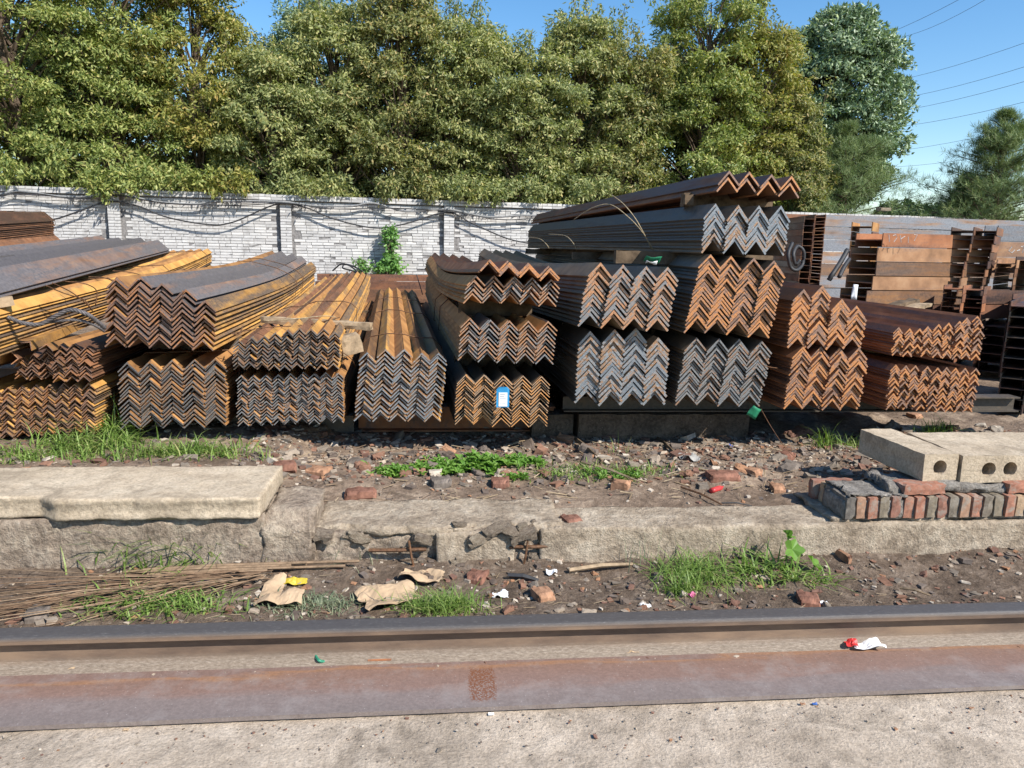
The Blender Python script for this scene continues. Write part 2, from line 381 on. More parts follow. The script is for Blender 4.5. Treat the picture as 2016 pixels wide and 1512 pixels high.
tc = nod(nt, 'ShaderNodeTexCoord'); sp = nod(nt, 'ShaderNodeSeparateXYZ'); nt.links.new(tc.outputs['Object'], sp.inputs[0])
yb = math_(nt, 'ADD', sp.outputs[1], math_(nt, 'MULTIPLY', math_(nt, 'SUBTRACT', n1, .5), .26))
r = ramp(nt, [(0, (.18, .145, .13)), (.3, (.2, .155, .138)), (.45, (.21, .135, .108)), (.72, (.205, .125, .095)), (.79, (.26, .14, .08)), (.85, (.185, .12, .10)), (1, (.175, .115, .095))])
nt.links.new(mrange(nt, yb, -.165, .165), r.inputs[0])
r2 = ramp(nt, [(.25, (.75,)*3), (.5, (1,)*3), (.75, (1.3,)*3)]); nt.links.new(n2, r2.inputs[0])
col = mixc(nt, 1., r.outputs[0], r2.outputs[0], 'MULTIPLY')
wr = mrange(nt, math_(nt, 'ADD', math_(nt, 'MULTIPLY', n3, .6), math_(nt, 'MULTIPLY', n1, .4)), .5, .68, 0, .55)
n4 = noi(nt, coords(nt, (3, 22, 1)), 3, 6, .8); dkm = mrange(nt, n4, .56, .7, 0, .5); col = mixc(nt, dkm, col, (.10, .07, .06))
vs = nod(nt, 'ShaderNodeTexVoronoi'); vs.inputs['Scale'].default_value = 60; nt.links.new(v2, vs.inputs['Vector']); pit = mrange(nt, vs.outputs['Distance'], .06, .14, 1, 0); hh_ = nod(nt, 'ShaderNodeSeparateColor'); nt.links.new(vs.outputs['Color'], hh_.inputs[0]); pit = math_(nt, 'MULTIPLY', pit, mrange(nt, hh_.outputs[0], .72, .74)); col = mixc(nt, math_(nt, 'MULTIPLY', pit, .6), col, (.5, .46, .43))
col = mixc(nt, wr, col, (.30, .265, .245))
# rust stain with a shape of its own
def band(c, a, b_, soft): 
    u = mrange(nt, c, a-soft, a+soft); w2 = mrange(nt, c, b_-soft, b_+soft, 1, 0); return math_(nt, 'MULTIPLY', u, w2)
jx = math_(nt, 'ADD', sp.outputs[0], math_(nt, 'MULTIPLY', math_(nt, 'SUBTRACT', noi(nt, v2, 30, 4, .7), .5), .05)); jy = math_(nt, 'ADD', sp.outputs[1], math_(nt, 'MULTIPLY', math_(nt, 'SUBTRACT', noi(nt, v2, 24, 4, .7), .5), .06))
st = math_(nt, 'MULTIPLY', band(jx, .10, .195, .006), band(jy, -.125, .075, .012))
st = math_(nt, 'MULTIPLY', st, mrange(nt, noi(nt, v2, 130, 3, .6), .42, .52))
col = mixc(nt, math_(nt, 'MULTIPLY', st, .85), col, (.16, .055, .02))
nt.links.new(col, b.inputs['Base Color']); nt.links.new(mrange(nt, n1, .3, .7, .6, .42), b.inputs['Roughness']); bump(nt, b, n2, .3, .0015)
V, F = rough_box(-7, -.165, 0, 9, .168, .016, .33, .0012, 0, 2)
pl = put('steel_plate', mkmesh('steel_plate', V, F, m), None, (0, 2.496, .009)); pl.rotation_euler.z = -.001
pl.rotation_euler.z = R_(.35)
tag(pl, 'long flat brown steel plate lying on the pavement in front of the rail', 'steel plate')

# ------------------------------------------------------------------ old concrete ledge
lg = empty('concrete_ledge', (0, 3.45, 0), 'broken old concrete ledge between the dirt strip and the steel bundles', 'ledge')
def ledge_part(name, args, mat, shape=None, **k):
    V, F = rough_box(*args, shape=shape, **k)
    V = [(x, y-3.45, z) for x, y, z in V]
    return put(name, mkmesh(name, V, F, mat, smooth=True), lg)
# left: rough footing, overhanging slab
ledge_part('footing', (-3.0, 3.44, -.05, -.855, 3.85, .312), LEDGER, res=.017, amp=.014, chip=.015, freq=7)
def slabshape(p):
    if p.y < 3.45 and .335 < p.z < .395: p.y += .008
    if p.x < -1.78 and p.y < 3.52: p.y += .05*min(1, (-1.78-p.x)/.08)*max(0, min(1, (3.52-p.y)/.06))
    return p
ledge_part('slab', (-3.0, 3.41, .318, -.86, 3.93, .425), SLAB, shape=slabshape, res=.015, amp=.0045, chip=.009, freq=9)
# chunk between slab and broken middle
ledge_part('chunk', (-.86, 3.43, -.05, -.615, 3.75, .335), LEDGER, res=.015, amp=.014, chip=.03, freq=6, seed=4,
           shape=lambda p: Vector((p.x, p.y+max(0, p.z-.25)*.9, p.z)))
# broken middle: recessed core with exposed reinforcement, eroded cap
ledge_part('core', (-.64, 3.475, -.05, .52, 3.8, .215), LEDGER, res=.014, amp=.03, chip=.02, freq=7, seed=9)
ledge_part('facing', (-.03, 3.448, -.05, .36, 3.6, .215), LEDGE, res=.016, amp=.007, chip=.015, freq=5, seed=2)
ledge_part('cap', (-.63, 3.46, .195, .60, 3.85, .25), LEDGE, res=.016, amp=.012, chip=.035, freq=6, seed=3,
           shape=lambda p: Vector((p.x, p.y+.03*max(0, math.sin(p.x*9)), p.z)))
# right: straight beam
ledge_part('beam', (.48, 3.44, -.05, 5.2, 3.74, .238), LEDGE, res=.018, amp=.007, chip=.014, freq=5, seed=6)
ledge_part('mortar_bed', (2.0, 3.46, .225, 5.2, 3.9, .258), LEDGE, res=.03, amp=.014, chip=.03, freq=5, seed=8)
for i in range(26):
    xx = rng.uniform(-.62, .5); V, F = rough_box(-.5, -.4, -.35, .5, .4, .35, .25, .1, .2, 2.2, seed=rng.uniform(0, 90)); q = rng.uniform(.03, .10)
    put('fragment', mkmesh('fragment', V, F, LEDGER if i % 3 else LEDGE), lg, (xx, rng.uniform(.0, .06), rng.choice([.03, .06, .19, .22])+rng.uniform(-.02, .03)), tuple(rng.uniform(-.5, .5, 3)), (q*1.4, q, q*.8))
for i, (x0, x1, zz) in enumerate([(-.36, -.08, .135), (.33, .54, .14)]):
    t = MB(); t.tube([(x0, 0.0, zz), ((x0+x1)/2, -.012, zz+.003), (x1, .0, zz)], .009, 6); t.build('reinforcing_bar', WIRE, lg)
for x0, x1 in ((-.165, -.135), (.42, .395)):
    t = MB(); t.tube([(x0, -.02, .19), (x0*.5+x1*.5, -.035, .1), (x1, -.03, .03)], .006, 6); t.build('reinforcing_bar', WIRE, lg)

# brick course on the ledge
bw = empty('brick_parapet', (2.06, 3.45, .26), 'low crumbling brick course standing on edge on the ledge under the hollow slabs', 'brickwork')
brick_meshes = []
for s_ in range(4):
    V, F = rough_box(-.0255, 0, 0, .0255, .24, .115, .03, .002, .008, 14, seed=s_*7.3); brick_meshes.append(mkmesh('brick', V, F, BRICKR, smooth=False))
x = .03
for i in range(40):
    o = put('brick', brick_meshes[i % 4], bw, (x, random.uniform(-.006, .004), random.uniform(-.002, .004)), (0, R_(random.uniform(-2.5, 2.5)), R_(random.uniform(-1.5, 1.5))))
    if i % 12 == 4: x += .008
    x += .0625
V, F = rough_box(-.0, .012, -.012, 2.6, .235, .098, .03, .006, .01, 8); put('mortar', mkmesh('mortar', V, F, MORT, smooth=True), bw)
V, F = rough_box(.02, .0, .112, .36, .26, .128, .02, .008, .03, 9, 2); put('mortar', mkmesh('mortar', V, F, MORT, smooth=True), bw)
V, F = rough_box(.25, .04, .115, 2.6, .3, .165, .022, .02, .03, 9, 5); put('mortar', mkmesh('mortar', V, F, MORT, smooth=True), bw)
fb = []
for s_ in range(3):
    V, F = rough_box(-.12, 0, 0, .12, .115, .053, .03, .003, .008, 14, seed=50+s_*7.3); fb.append(mkmesh('brick', V, F, BRICKR))
for i, (xx, yy, rz) in enumerate([(.44, .015, 3), (1.03, .02, -1), (1.285, .02, 1), (1.54, .02, 0), (1.8, .02, 0)]):
    put('brick', fb[i % 3], bw, (xx, yy, .121), (0, 0, R_(rz)))
# stub bricks going back at the left end
for i in range(2):
    put('brick', brick_meshes[i % 4], bw, (.012-.03*i, .27+i*.063, -.004), (0, 0, R_(-92+i)), )

def hollow_slab(name, x0, x1, y0, y1, z0, z1, holes, r, label, rz=0, seed=0):
    """precast slab with round cores: front face tiled round real holes"""
    e = empty(name, (x0, y0, z0), label, 'concrete slab', 'hollow concrete slabs on the brickwork', (0, 0, R_(rz)))
    W = x1-x0; H = z1-z0; Dp = y1-y0; V = []; F = []
    # front ring strips per hole cell
    xs = [0]; cells = []
    for i, hx in enumerate(holes):
        a = 0 if i == 0 else (holes[i-1]+hx)/2; b_ = W if i == len(holes)-1 else (hx+holes[i+1])/2; cells.append((a, b_, hx))
    def q(x, y, z):
        n = mnoise.noise_vector(Vector((x*9+seed, y*9, z*9)))*.004
        V.append((x+n.x, y+n.y, z+n.z)); return len(V)-1
    N = 24
    for a, b_, hx in cells:
        outer = []; inner = []; deep = []; back = []
        for k in range(N):
            t = 2*math.pi*k/N; c, s2 = math.cos(t), math.sin(t); hz = H*.5
            sx = ((b_-hx) if c > 0 else (hx-a))/max(abs(c), 1e-6); sz = (H/2)/max(abs(s2), 1e-6); m_ = min(sx, sz)
            outer.append((hx+c*m_, hz+s2*m_)); inner.append((hx+c*r, hz+s2*r))
        # snap nearest to corners
        for cx, cz in ((a, 0), (b_, 0), (a, H), (b_, H)):
            k = min(range(N), key=lambda k: (outer[k][0]-cx)**2+(outer[k][1]-cz)**2); outer[k] = (cx, cz)
        for yy, flip in ((0, False), (Dp, True)):
            o_ = [q(x, yy, z) for x, z in outer]; i_ = [q(x, yy, z) for x, z in inner]
            for k in range(N):
                k2 = (k+1) % N; f = (o_[k], o_[k2], i_[k2], i_[k]); F.append(f if flip else f[::-1])
            if not flip: fi = i_
            else:
                for k in range(N): k2 = (k+1) % N; F.append((fi[k], fi[k2], i_[k2], i_[k]))
    me = mkmesh(name, V, F, SLAB); put('cored_body', me, e)
    nx = max(2, int(W/.03)); ny = int(Dp/.03); V = []; F = []
    def grid(fn, nu, nv):
        base = len(V)
        for j in range(nv+1):
            for i in range(nu+1):
                x, y, z = fn(i/nu, j/nv); n = mnoise.noise_vector(Vector((x*9+seed, y*9, z*9)))*.004
                V.append((x+n.x, y+n.y, z+n.z))
        for j in range(nv):
            for i in range(nu): F.append((base+j*(nu+1)+i, base+j*(nu+1)+i+1, base+(j+1)*(nu+1)+i+1, base+(j+1)*(nu+1)+i))
    grid(lambda u, v_: (u*W, v_*Dp, H+.003*fbm(u*W*12, v_*Dp*12, seed)), nx, ny)
    grid(lambda u, v_: (0+(.008 if .4 < v_ < .6 else 0), u*Dp, (1-v_)*H), ny, 6)
    grid(lambda u, v_: (W, u*Dp, v_*H), ny, 3)
    grid(lambda u, v_: (u*W, v_*Dp, 0), 2, 2)
    put('shell', mkmesh('shell', V, F, SLAB, smooth=True), e)
    return e
p = atY(1815, 947, 3.53); p2 = atY(1884, 897, 3.53); zb = p[2]; zt = p2[2]
pr = atY(2016, 945, 3.55)
hollow_slab('hollow_slab', p[0], p[0]+.20, 3.53, 4.08, zb, zt+.005, [.095], .039, 'short hollow concrete slab with one round hole, leftmost on the brickwork', rz=4)
hollow_slab('hollow_slab', p[0]+.215, p[0]+1.3, 3.53, 4.02, zb-.012, zt-.002, [.155, .275, .40, .53, .66, .79, .92], .039, 'long cracked hollow concrete slab with a row of holes on the brickwork', seed=5)
print('slab z', zb, zt, p[0])

# ------------------------------------------------------------------ angle bar bundles
def bar_mesh(name, w, k, t, L, sag, lift, side, end, flip=False, nseg=1, gapend=0):
    h = w/2*k; c = t*.7071; sgn = -1 if flip else 1
    pf = [(-w/2+.0015, -h+.001), (0, 0), (w/2-.0015, -h+.001), (w/2-c, -h-c*.8), (0, -t*1.414), (-w/2+c, -h-c*.8)]
    ns = 8 if (sag or lift) else nseg
    V = []; F = []; mi = []
    for i in range(ns+1):
        u = i/ns; dz = -sag*math.sin(math.pi*min(1, u*1.15)) + lift*max(0, (u-.45)/.55)**2
        for x, z in pf: V.append((x, u*L, z*sgn+dz))
    for i in range(ns):
        for q in range(6):
            q2 = (q+1) % 6; f = (i*6+q, i*6+q2, (i+1)*6+q2, (i+1)*6+q); F.append(f[::-1] if flip else f); mi.append(0)
    o = [0, 5, 4, 1], [1, 4, 3, 2]
    for f in o:
        F.append(tuple(f) if not flip else tuple(f[::-1])); mi.append(1)
        g_ = tuple(ns*6+a for a in f); F.append(g_[::-1] if not flip else g_); mi.append(1)
    return mkmesh(name, V, F, (side, end), mi)

def bundle(label, Y, P0, P1, P2, n, rows, side, end, V=True, L=6., far=None, Yf=None, sag=0., lift=0., k=1., wires=(), tz=None,
           jit=.018, cat='steel bundle', skew=0., shuffle=0., grp='bundles of angle steel stacked in the yard', tadj=1., far_sag=0):
    a = Vector(atY(*P0, Y)); b_ = Vector(atY(*P1, Y)); c = Vector(atY(*P2, Y))
    if isinstance(rows, int): rows = [rows]*n
    rmax = rows[0]
    wv = (b_-a)/n; rv = (c-a)/max(1, rmax-1) if rmax > 1 else Vector((0, 0, tz or .02))
    w_ = wv.length
    if far is not None:
        q = Vector(atY(*far, Yf)); d = (q-c).normalized(); L = (q-c).length
        if lift: d = ((q-Vector((0, 0, lift)))-c).normalized()
    else:
        d = Vector((-math.sin(R_(2.8+skew)), math.cos(R_(2.8+skew)), 0))
    # frame: x along face, y along bar, z up
    X = Vector((1, 0, 0)); rx = math.asin(max(-1, min(1, d.z))); rz = math.atan2(-d.x, d.y)
    t = (rv.z/2.828*.93 if V else max(.45*rv.z, (rv.z-rv.x)/1.414*.93))*tadj
    if tz and rmax == 1: t = tz
    root = empty('angle_bar_bundle', a, label, cat, grp)
    h = w_/2*k
    wl = w_*(1.0 if V else 1.1)
    mA = [bar_mesh('angle_bar', wl, k, t, L-random.uniform(0, .12), sag, lift, S[side] if isinstance(side, str) else S[side[i % len(side)]], EN[end]) for i in range(len(side) if not isinstance(side, str) else 2)]
    mV = [bar_mesh('angle_bar', wl, k, t, L-random.uniform(0, .12), sag, lift, S[side] if isinstance(side, str) else S[side[(i+1) % len(side)]], EN[end], flip=True) for i in range(2)] if V else []
    cnt = 0
    for ci in range(n):
        cj = random.uniform(-.004, .004)
        for r in range(rows[ci]):
            base = wv*(ci+.5)+rv*r+Vector((0, 0, h))
            j = Vector((random.gauss(0, .0012), random.uniform(-jit, jit)+cj*3, random.gauss(0, .0010)+cj))
            top = r >= rows[ci]-1
            me = mA[ci % len(mA)]
            wob = .002*math.sin(r*.55+ci*2.1+a.x*9)+.002*math.sin(r*1.7+ci)
            j += Vector((wob, wob*2, .0))
            put('angle_bar', me, root, base+j, (rx, random.gauss(0, R_(1.1)+shuffle), rz+random.gauss(0, .0006)))
            cnt += 1
    if V:
        for ci in range(n-1):
            for r in range(min(rows[ci], rows[ci+1])-1):
                base = wv*(ci+1)+rv*(r+.5)+Vector((0, 0, 0))
                j = Vector((random.gauss(0, .001), random.uniform(-jit, jit), random.gauss(0, .0008)))
                put('angle_bar', mV[(ci) % 2], root, base+j, (rx, random.gauss(0, R_(.4)), rz)); cnt += 1
    # tie wires hugging the section
    for u in wires:
        o = d*(u*L); dz = -sag*math.sin(math.pi*min(1, u*1.15))+lift*max(0, (u-.45)/.55)**2; o = o+Vector((0, 0, dz))
        pts = [o+Vector((-.006, 0, -.006)), o+rv*(rows[0]-1)+Vector((-.01, 0, .0))]
        for ci in range(n):
            pts.append(o+wv*(ci+.5)+rv*(rows[ci]-1)+Vector((0, random.uniform(-.02, .02), h+.006)))
        pts += [o+wv*n+rv*(rows[-1]-1)+Vector((.01, 0, 0)), o+wv*n+Vector((.006, 0, -.006)), o+Vector((-.006, 0, -.008))]
        mb = MB(); mb.tube(pts, .0042, 5); mb.build('tie_wire', WIRE, root)
    root['_n'] = cnt; del root['_n']
    return root, dict(a=a, wv=wv, rv=rv, d=d, L=L, h=h, n=n, rows=rows, t=t)

Yn = 4.6
BA = bundle('low rusty bundle of small brown angle bars at the far left on the grass', Yn, (-73, 866), (187, 854), (-73, 776), 10, 17, 'gold', 'brown', jit=.02)
BB = bundle('messy short bundle of brown angle bars under the thick steel rope', Yn-.05, (30, 747), (183, 750), (30, 716), 6, [6, 8, 9, 11, 11, 10], ('orange', 'brown', 'brown'), 'brown', jit=.03, shuffle=.03)
BC = bundle('long orange bundle of thin angle bars running back under the dark loose bars', 4.15, (-330, 725), (-15, 705), (-330, 640), 8, 12, ('orange', 'gold', 'orange'), 'brown', far=(288, 503), Yf=9.6, lift=.1, wires=(.35, .62, .93))
BD = bundle('loose layer of dark grey angle bars lying over the orange bundle at the left', 4.0, (-420, 595), (-55, 592), (-420, 568), 4, [4, 3, 3, 2], 'scale', 'greydark', V=False, far=(185, 481), Yf=9.3, k=.95, tadj=.8)
BE = bundle('upper rusty bundle in the far left corner against the white wall', 7.8, (-420, 493), (-130, 492), (-420, 448), 5, 10, 'brown', 'brown', far=(-72, 434), Yf=12., wires=(.93,), V=True)
BF = bundle('lower pinkish rusty bundle in the far left corner beneath its twin', 7.8, (-400, 546), (-110, 546), (-400, 504), 5, 9, 'brown', 'brown', far=(-58, 478), Yf=12., wires=(.9,), V=True)
BG = bundle('big brown bundle with its bent bars fanning to the right back, left of the yard', Yn-.05, (204, 683), (424, 688), (208, 566), 5, [13, 13, 12, 11, 9], ('orange', 'scale', 'scale', 'scale', 'gold'), 'brown', far=(526, 503), Yf=9.9, lift=.07, sag=.02, wires=(.62, .72), jit=.02)
BH = bundle('grey brown bundle under the big brown bundle with grass in front', Yn, (235, 846), (447, 837), (231, 733), 5, 15, 'orange', 'greydark', wires=(.05,))
BI = bundle('dark bundle of small angle bars with a board across its top', Yn-.05, (457, 729), (668, 725), (459, 681), 9, [8, 9, 9, 10, 11, 11, 11, 11, 10], ('gold', 'brown', 'gold', 'orange'), 'greydark', far=(636, 549), Yf=10.3, lift=.04, wires=(.3,), jit=.025)
BK = bundle('grey bundle of small angle bars beneath the bundle with the board', Yn, (467, 838), (677, 832), (465, 749), 9, 15, 'orange', 'grey', jit=.02)
BJ = bundle('tall grey bundle with three tie wires and rusty ridges running straight back', Yn, (696, 829), (869, 831), (706, 711), 5, [15, 16, 16, 15, 15], ('orange', 'gold', 'orange'), 'blue', far=(742, 576), Yf=10.6, wires=(.12, .42, .68))
BL = bundle('orange faced bundle carrying a blue and white tag', Yn, (894, 837), (1078, 838), (898, 755), 5, 14, 'dark', 'tan', V=True, skew=1, tadj=.85)
BM = bundle('middle grey brown bundle of the stack above the blue tag', Yn-.04, (900, 710), (1090, 716), (906, 646), 5, 9, ('orange', 'scale', 'orange'), 'mixed', far=(838, 548), Yf=10.4, lift=.06, sag=.03, wires=(.35, .5), k=1.05)
BN = bundle('thin five row bundle below the single bent layer of bars', Yn-.04, (910, 594), (1097, 603), (917, 560), 5, 5, ('orange', 'brown', 'orange'), 'mixed', far=(838, 512), Yf=10.2, lift=.12, sag=.04, jit=.02, k=1.05)
BO = bundle('single bent red brown layer of angle bars topping the stack above the blue tag', Yn-.1, (940, 533), (1101, 553), (942, 529), 4, 2, 'redbrown', 'redbrown', far=(846, 505), Yf=10.2, lift=.10, sag=.03, k=1.05, tadj=3)
BP = bundle('upper dark sided bundle with blue grey ends carrying a green paper scrap', Yn-.1, (1138, 638), (1313, 647), (1158, 541), 4, 12, 'dark', 'mixed', V=False, far=(943, 500), Yf=10.2, lift=.12, sag=.03, k=1.1)
BQ = bundle('lower blue grey ended bundle under the bundle with the green scrap', Yn, (1133, 791), (1310, 795), (1139, 677), 4, [15, 16, 16, 14], 'dark', 'blue', V=False, k=1.1)
BR = bundle('tall leaning bundle with orange edges, upper of the pair beside the brown pair', Yn-.05, (1347, 649), (1514, 662), (1375, 523), 4, 18, 'dark', 'redbrown', V=False, k=1.1, sag=0)
BS = bundle('leaning grey ended bundle with a green tag at its lower corner', Yn, (1329, 793), (1495, 798), (1350, 688), 4, 18, 'dark', 'grey', V=False, k=1.1)
BT = bundle('upper brown bundle with an uneven stepped top and chalk on its left corner', Yn, (1551, 682), (1699, 684), (1561, 591), 4, [13, 14, 11, 9], 'redbrown', 'redbrown', V=False, k=1.1)
BU = bundle('lower brown bundle with ragged edges under the stepped brown bundle', Yn, (1542, 801), (1690, 804), (1560, 703), 4, 16, 'redbrown', 'redbrown', V=False, k=1.1)
BV = bundle('upper rusty bundle of small angle bars at the right with the broken board on it', Yn+.05, (1756, 697), (1928, 707), (1760, 655), 9, [9, 9, 9, 10, 11, 12, 13, 14, 15], 'redbrown', 'redbrown', V=False, k=1.1, jit=.02)
BW = bundle('lower rusty bundle of small angle bars at the far right above the hollow slabs', Yn+.05, (1742, 803), (1918, 812), (1753, 728), 9, 16, 'redbrown', 'redbrown', V=False, k=1.1, jit=.02)
BX = bundle('high bundle with long dark side and shiny blue grey ends, second from the top', Yn-.05, (1380, 492), (1548, 499), (1387, 427), 4, 10, 'dark', 'blue', V=False, far=(1037, 455), Yf=10., k=1.25, wires=())
BY = bundle('topmost layer of large brown angle bars against the trees', Yn, (1408, 371), (1571, 386), (1413, 358), 4, 2, 'brown', 'redbrown', V=False, far=(1046, 432), Yf=10.2, k=1.15, tadj=.7)

# ------------------------------------------------------------------ supports under and between the bundles
def beam_box(name, x0, x1, y0, y1, z0, z1, mat, label, cat, grp=None, amp=.004, rz=0., res=.06):
    V, F = rough_box(0, 0, 0, x1-x0, y1-y0, z1-z0, res, amp, .006, 6, seed=x0)
    o = put(name, mkmesh(name, V, F, mat), None, (x0, y0, z0), (0, 0, rz)); tag(o, label, cat, grp); return o
def ibeam_x(x0, x1, y, z0, z1, b_=.1, mat=None, label='', name='support_beam'):
    t = .009; hb = b_/2; pf = [(-hb, 0), (hb, 0), (hb, t), (t/2, t), (t/2, z1-z0-t), (hb, z1-z0-t), (hb, z1-z0), (-hb, z1-z0), (-hb, z1-z0-t), (-t/2, z1-z0-t), (-t/2, t), (-hb, t)]
    V, F = extrude_x(pf, 0, x1-x0, 1); o = put(name, mkmesh(name, V, F, mat), None, (x0, y, z0)); tag(o, label, 'support beam', 'steel beams carrying the bundles'); return o
ibeam_x(-3.4, -1.72, 4.9, .25, .375, mat=S['dark'], label='rusty support beam in the shade under the leftmost bundles')  # dark steel colour on these beams deepens the shade beneath the bundles
ibeam_x(-1.70, -.62, 5.1, .25, .435, mat=S['dark'], label='rusty support beam in the shade beneath the two small angle bundles')
ibeam_x(-.60, .80, 5.2, .30, .48, .14, mat=S['redbrown'], label='rusty support beam in the shade beneath the tagged orange bundle')
for yy, lb in ((7.2, 'middle'), (9.6, 'rear')):
    ibeam_x(-5.2, .9, yy, .24, .40, .14, mat=S['redbrown'], label=f'{lb} rusty cross beam hidden in shade beneath the left bundles')
    ibeam_x(1.0, 4.2, yy, .24, .55, .14, mat=S['redbrown'], label=f'{lb} rusty cross beam hidden in shade beneath the right bundles')
p = atY(1140, 850, 4.95)
DKC = concrete('shade_dark_concrete', (.07, .05, .035), (.12, .09, .065), (.17, .13, .095), 5, .8, 50)  # concrete darkened so its colour carries the shade under the bundles
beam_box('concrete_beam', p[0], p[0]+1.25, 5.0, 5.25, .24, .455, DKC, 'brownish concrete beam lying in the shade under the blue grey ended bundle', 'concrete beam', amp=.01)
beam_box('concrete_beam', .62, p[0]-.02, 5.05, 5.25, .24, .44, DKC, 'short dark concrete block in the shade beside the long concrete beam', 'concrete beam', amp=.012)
ibeam_x(.84, 4.25, 5.05, .475, .585, .12, mat=S['dark'], label='long dark support beam carrying the right hand bundles')
# dunnage between layers
def dun(x0, x1, y, z0, z1, label): return beam_box('timber', x0, x1, y, y+.09, z0, z1, WOODD, label, 'timber', 'timbers between stacked bundles')
def dz(px0, py0, px1, py1, Y): a = atY(px0, py0, Y); b_ = atY(px1, py1, Y); return a, b_
for (pa, pb, Y, lb) in [((235, 716), (430, 687), 5.2, 'under the big brown bundle'), ((470, 748), (660, 730), 5.1, 'under the bundle with the board'),
                        ((905, 752), (1080, 718), 5.2, 'between tagged bundle and the bundle above'), ((915, 640), (1080, 600), 5.2, 'under the thin five row bundle'),
                        ((1150, 672), (1310, 645), 5.3, 'under the dark sided bundle'), ((1350, 685), (1505, 660), 5.3, 'under the tall leaning bundle'),
                        ((1560, 700), (1700, 684), 5.2, 'under the stepped brown bundle'), ((1765, 726), (1925, 706), 5.3, 'under the bundle with the broken board')]:
    a = atY(*pa, 4.6); b_ = atY(*pb, 4.6); h_ = max(.04, b_[2]-a[2])
    for yy, w2 in ((Y, 'front'), (Y+3.6, 'rear')):
        dun(a[0]-.12*(yy-4.6)*.4, b_[0]-.12*(yy-4.6)*.4, yy, a[2]-.0, a[2]+h_, f'{w2} timber in shade {lb}')
# under the two top layers
a = atY(1345, 407, 4.95); b_ = atY(1560, 384, 4.95)
dun(a[0]+.0, a[0]+.62, 4.95, a[2]-.0, b_[2]+.0, 'split timber end holding up the topmost layer of bars')
q = atY(1062, 441, 9.6); dun(q[0], q[0]+.7, 9.6, q[2]-.03, q[2]+.03, 'rear timber under the topmost layer of bars')
a = atY(1390, 522, 5.0); b_ = atY(1390, 496, 5.0); dun(a[0]-.62, a[0]+.5, 5.05, a[2], b_[2], 'dark timber under the high bundle with shiny ends')
for i, yy in enumerate((7.0, 9.4)): 
    q = atY(1200 if i == 0 else 1090, 497 if i == 0 else 490, yy); dun(q[0]-.35, q[0]+.9, yy, q[2]-.07, q[2]+.0, ('middle', 'rear')[i]+' timber under the high bundle with shiny ends')
# boards and blocks lying about
def board(name, pa, pb, Ya, Yb, wd, th, mat, label, cat='board'):
    a = Vector(atY(*pa, Ya)); b_ = Vector(atY(*pb, Yb)); d = b_-a
    V, F = rough_box(0, -wd/2, 0, d.length, wd/2, th, .03, .004, .008, 9, seed=pa[0])
    o = put(name, mkmesh(name, V, F, mat), None, a); o.rotation_euler = (0, -math.asin(d.z/d.length), math.atan2(d.y, d.x)); return tag(o, label, cat)
board('board', (516, 636), (732, 650), 5.2, 5.0, .07, .05, WOOD, 'long grey board lying across the dark bundle of small bars')
board('board', (1700, 634), (1818, 602), 5.6, 6.1, .16, .03, WOOD, 'broken splintered pale board lying on the upper rusty bundle at the right')
board('board', (1712, 622), (1800, 598), 5.75, 6.2, .10, .05, WOODD, 'ridged dark strip under the splintered pale board', 'board')
board('wood_block', (672, 700), (712, 690), 4.75, 4.8, .12, .12, WOOD, 'square wooden block between the board bundle and the tall grey bundle', 'wood block')
board('wood_block', (-10, 606), (28, 600), 4.3, 4.35, .1, .05, WOOD, 'grey green wood block at the left frame edge on the orange bundle', 'wood block')
board('wood_block', (1345, 404), (1362, 404), 4.9, 4.9, .07, .07, WOODD, 'rusty round block under the topmost layer of bars', 'wood block')

# loose bars over the messy bundle
def loose_bar(pa, Ya, pb, Yb, leg, t, side, end, roll, label):
    a = Vector(atY(*pa, Ya)); b_ = Vector(atY(*pb, Yb)); d = b_-a
    me = bar_mesh('loose_angle_bar', leg*1.414, 1, t, d.length, 0, 0, S[side], EN[end])
    o = put('loose_angle_bar', me, None, a); o.rotation_mode = 'QUATERNION'
    o.rotation_quaternion = d.to_track_quat('Y', 'Z') @ Matrix.Rotation(R_(roll), 4, 'Y').to_quaternion()
    return tag(o, label, 'angle bar', 'loose angle bars over the messy bundle')
for i, (pa, pb, rl_, sd_, lb) in enumerate([
    ((60, 672), (215, 610), 40, 'gold', 'bright yellow rusted loose angle bar lying open side up under the rope'),
    ((92, 676), (225, 640), 10, 'orange', 'orange loose angle bar lowest over the messy bundle'),
    ((30, 668), (190, 606), -25, 'orange', 'tilted orange loose angle bar left of the bright yellow one'),
    ((10, 668), (170, 600), 20, 'scale', 'dark grey topped loose angle bar behind the tilted orange one'),
    ((2, 700), (120, 665), 60, 'orange', 'loose bar lying on its side with an open L end at the left edge'),
    ((-8, 682), (110, 640), 170, 'brown', 'upside down brown loose angle bar at the left edge'),
    ((38, 706), (150, 676), 95, 'brown', 'dark loose bar wedged in the tangle left of the messy bundle'),
    ((-20, 726), (80, 700), 140, 'orange', 'lowest tangled loose bar at the left edge, above the grass bundle')]):
    loose_bar(pa, 4.45, pb, 6.2, .055, .006, sd_, 'brown', rl_, lb)
# extra dark long bars fanning over the dark loose layer
loose = [((-40, 521), (170, 487)), ((-20, 507), (120, 489))]
for i, (pa, pb) in enumerate(loose):
    o = loose_bar(pa, 5.2, pb, 8.4, .08, .009, 'scale', 'greydark', 12, ['rear shorter dark bar beyond the dark loose layer', 'rearmost shortest dark bar beyond the dark loose layer'][i]); o['group'] = 'dark bars over the orange bundle'
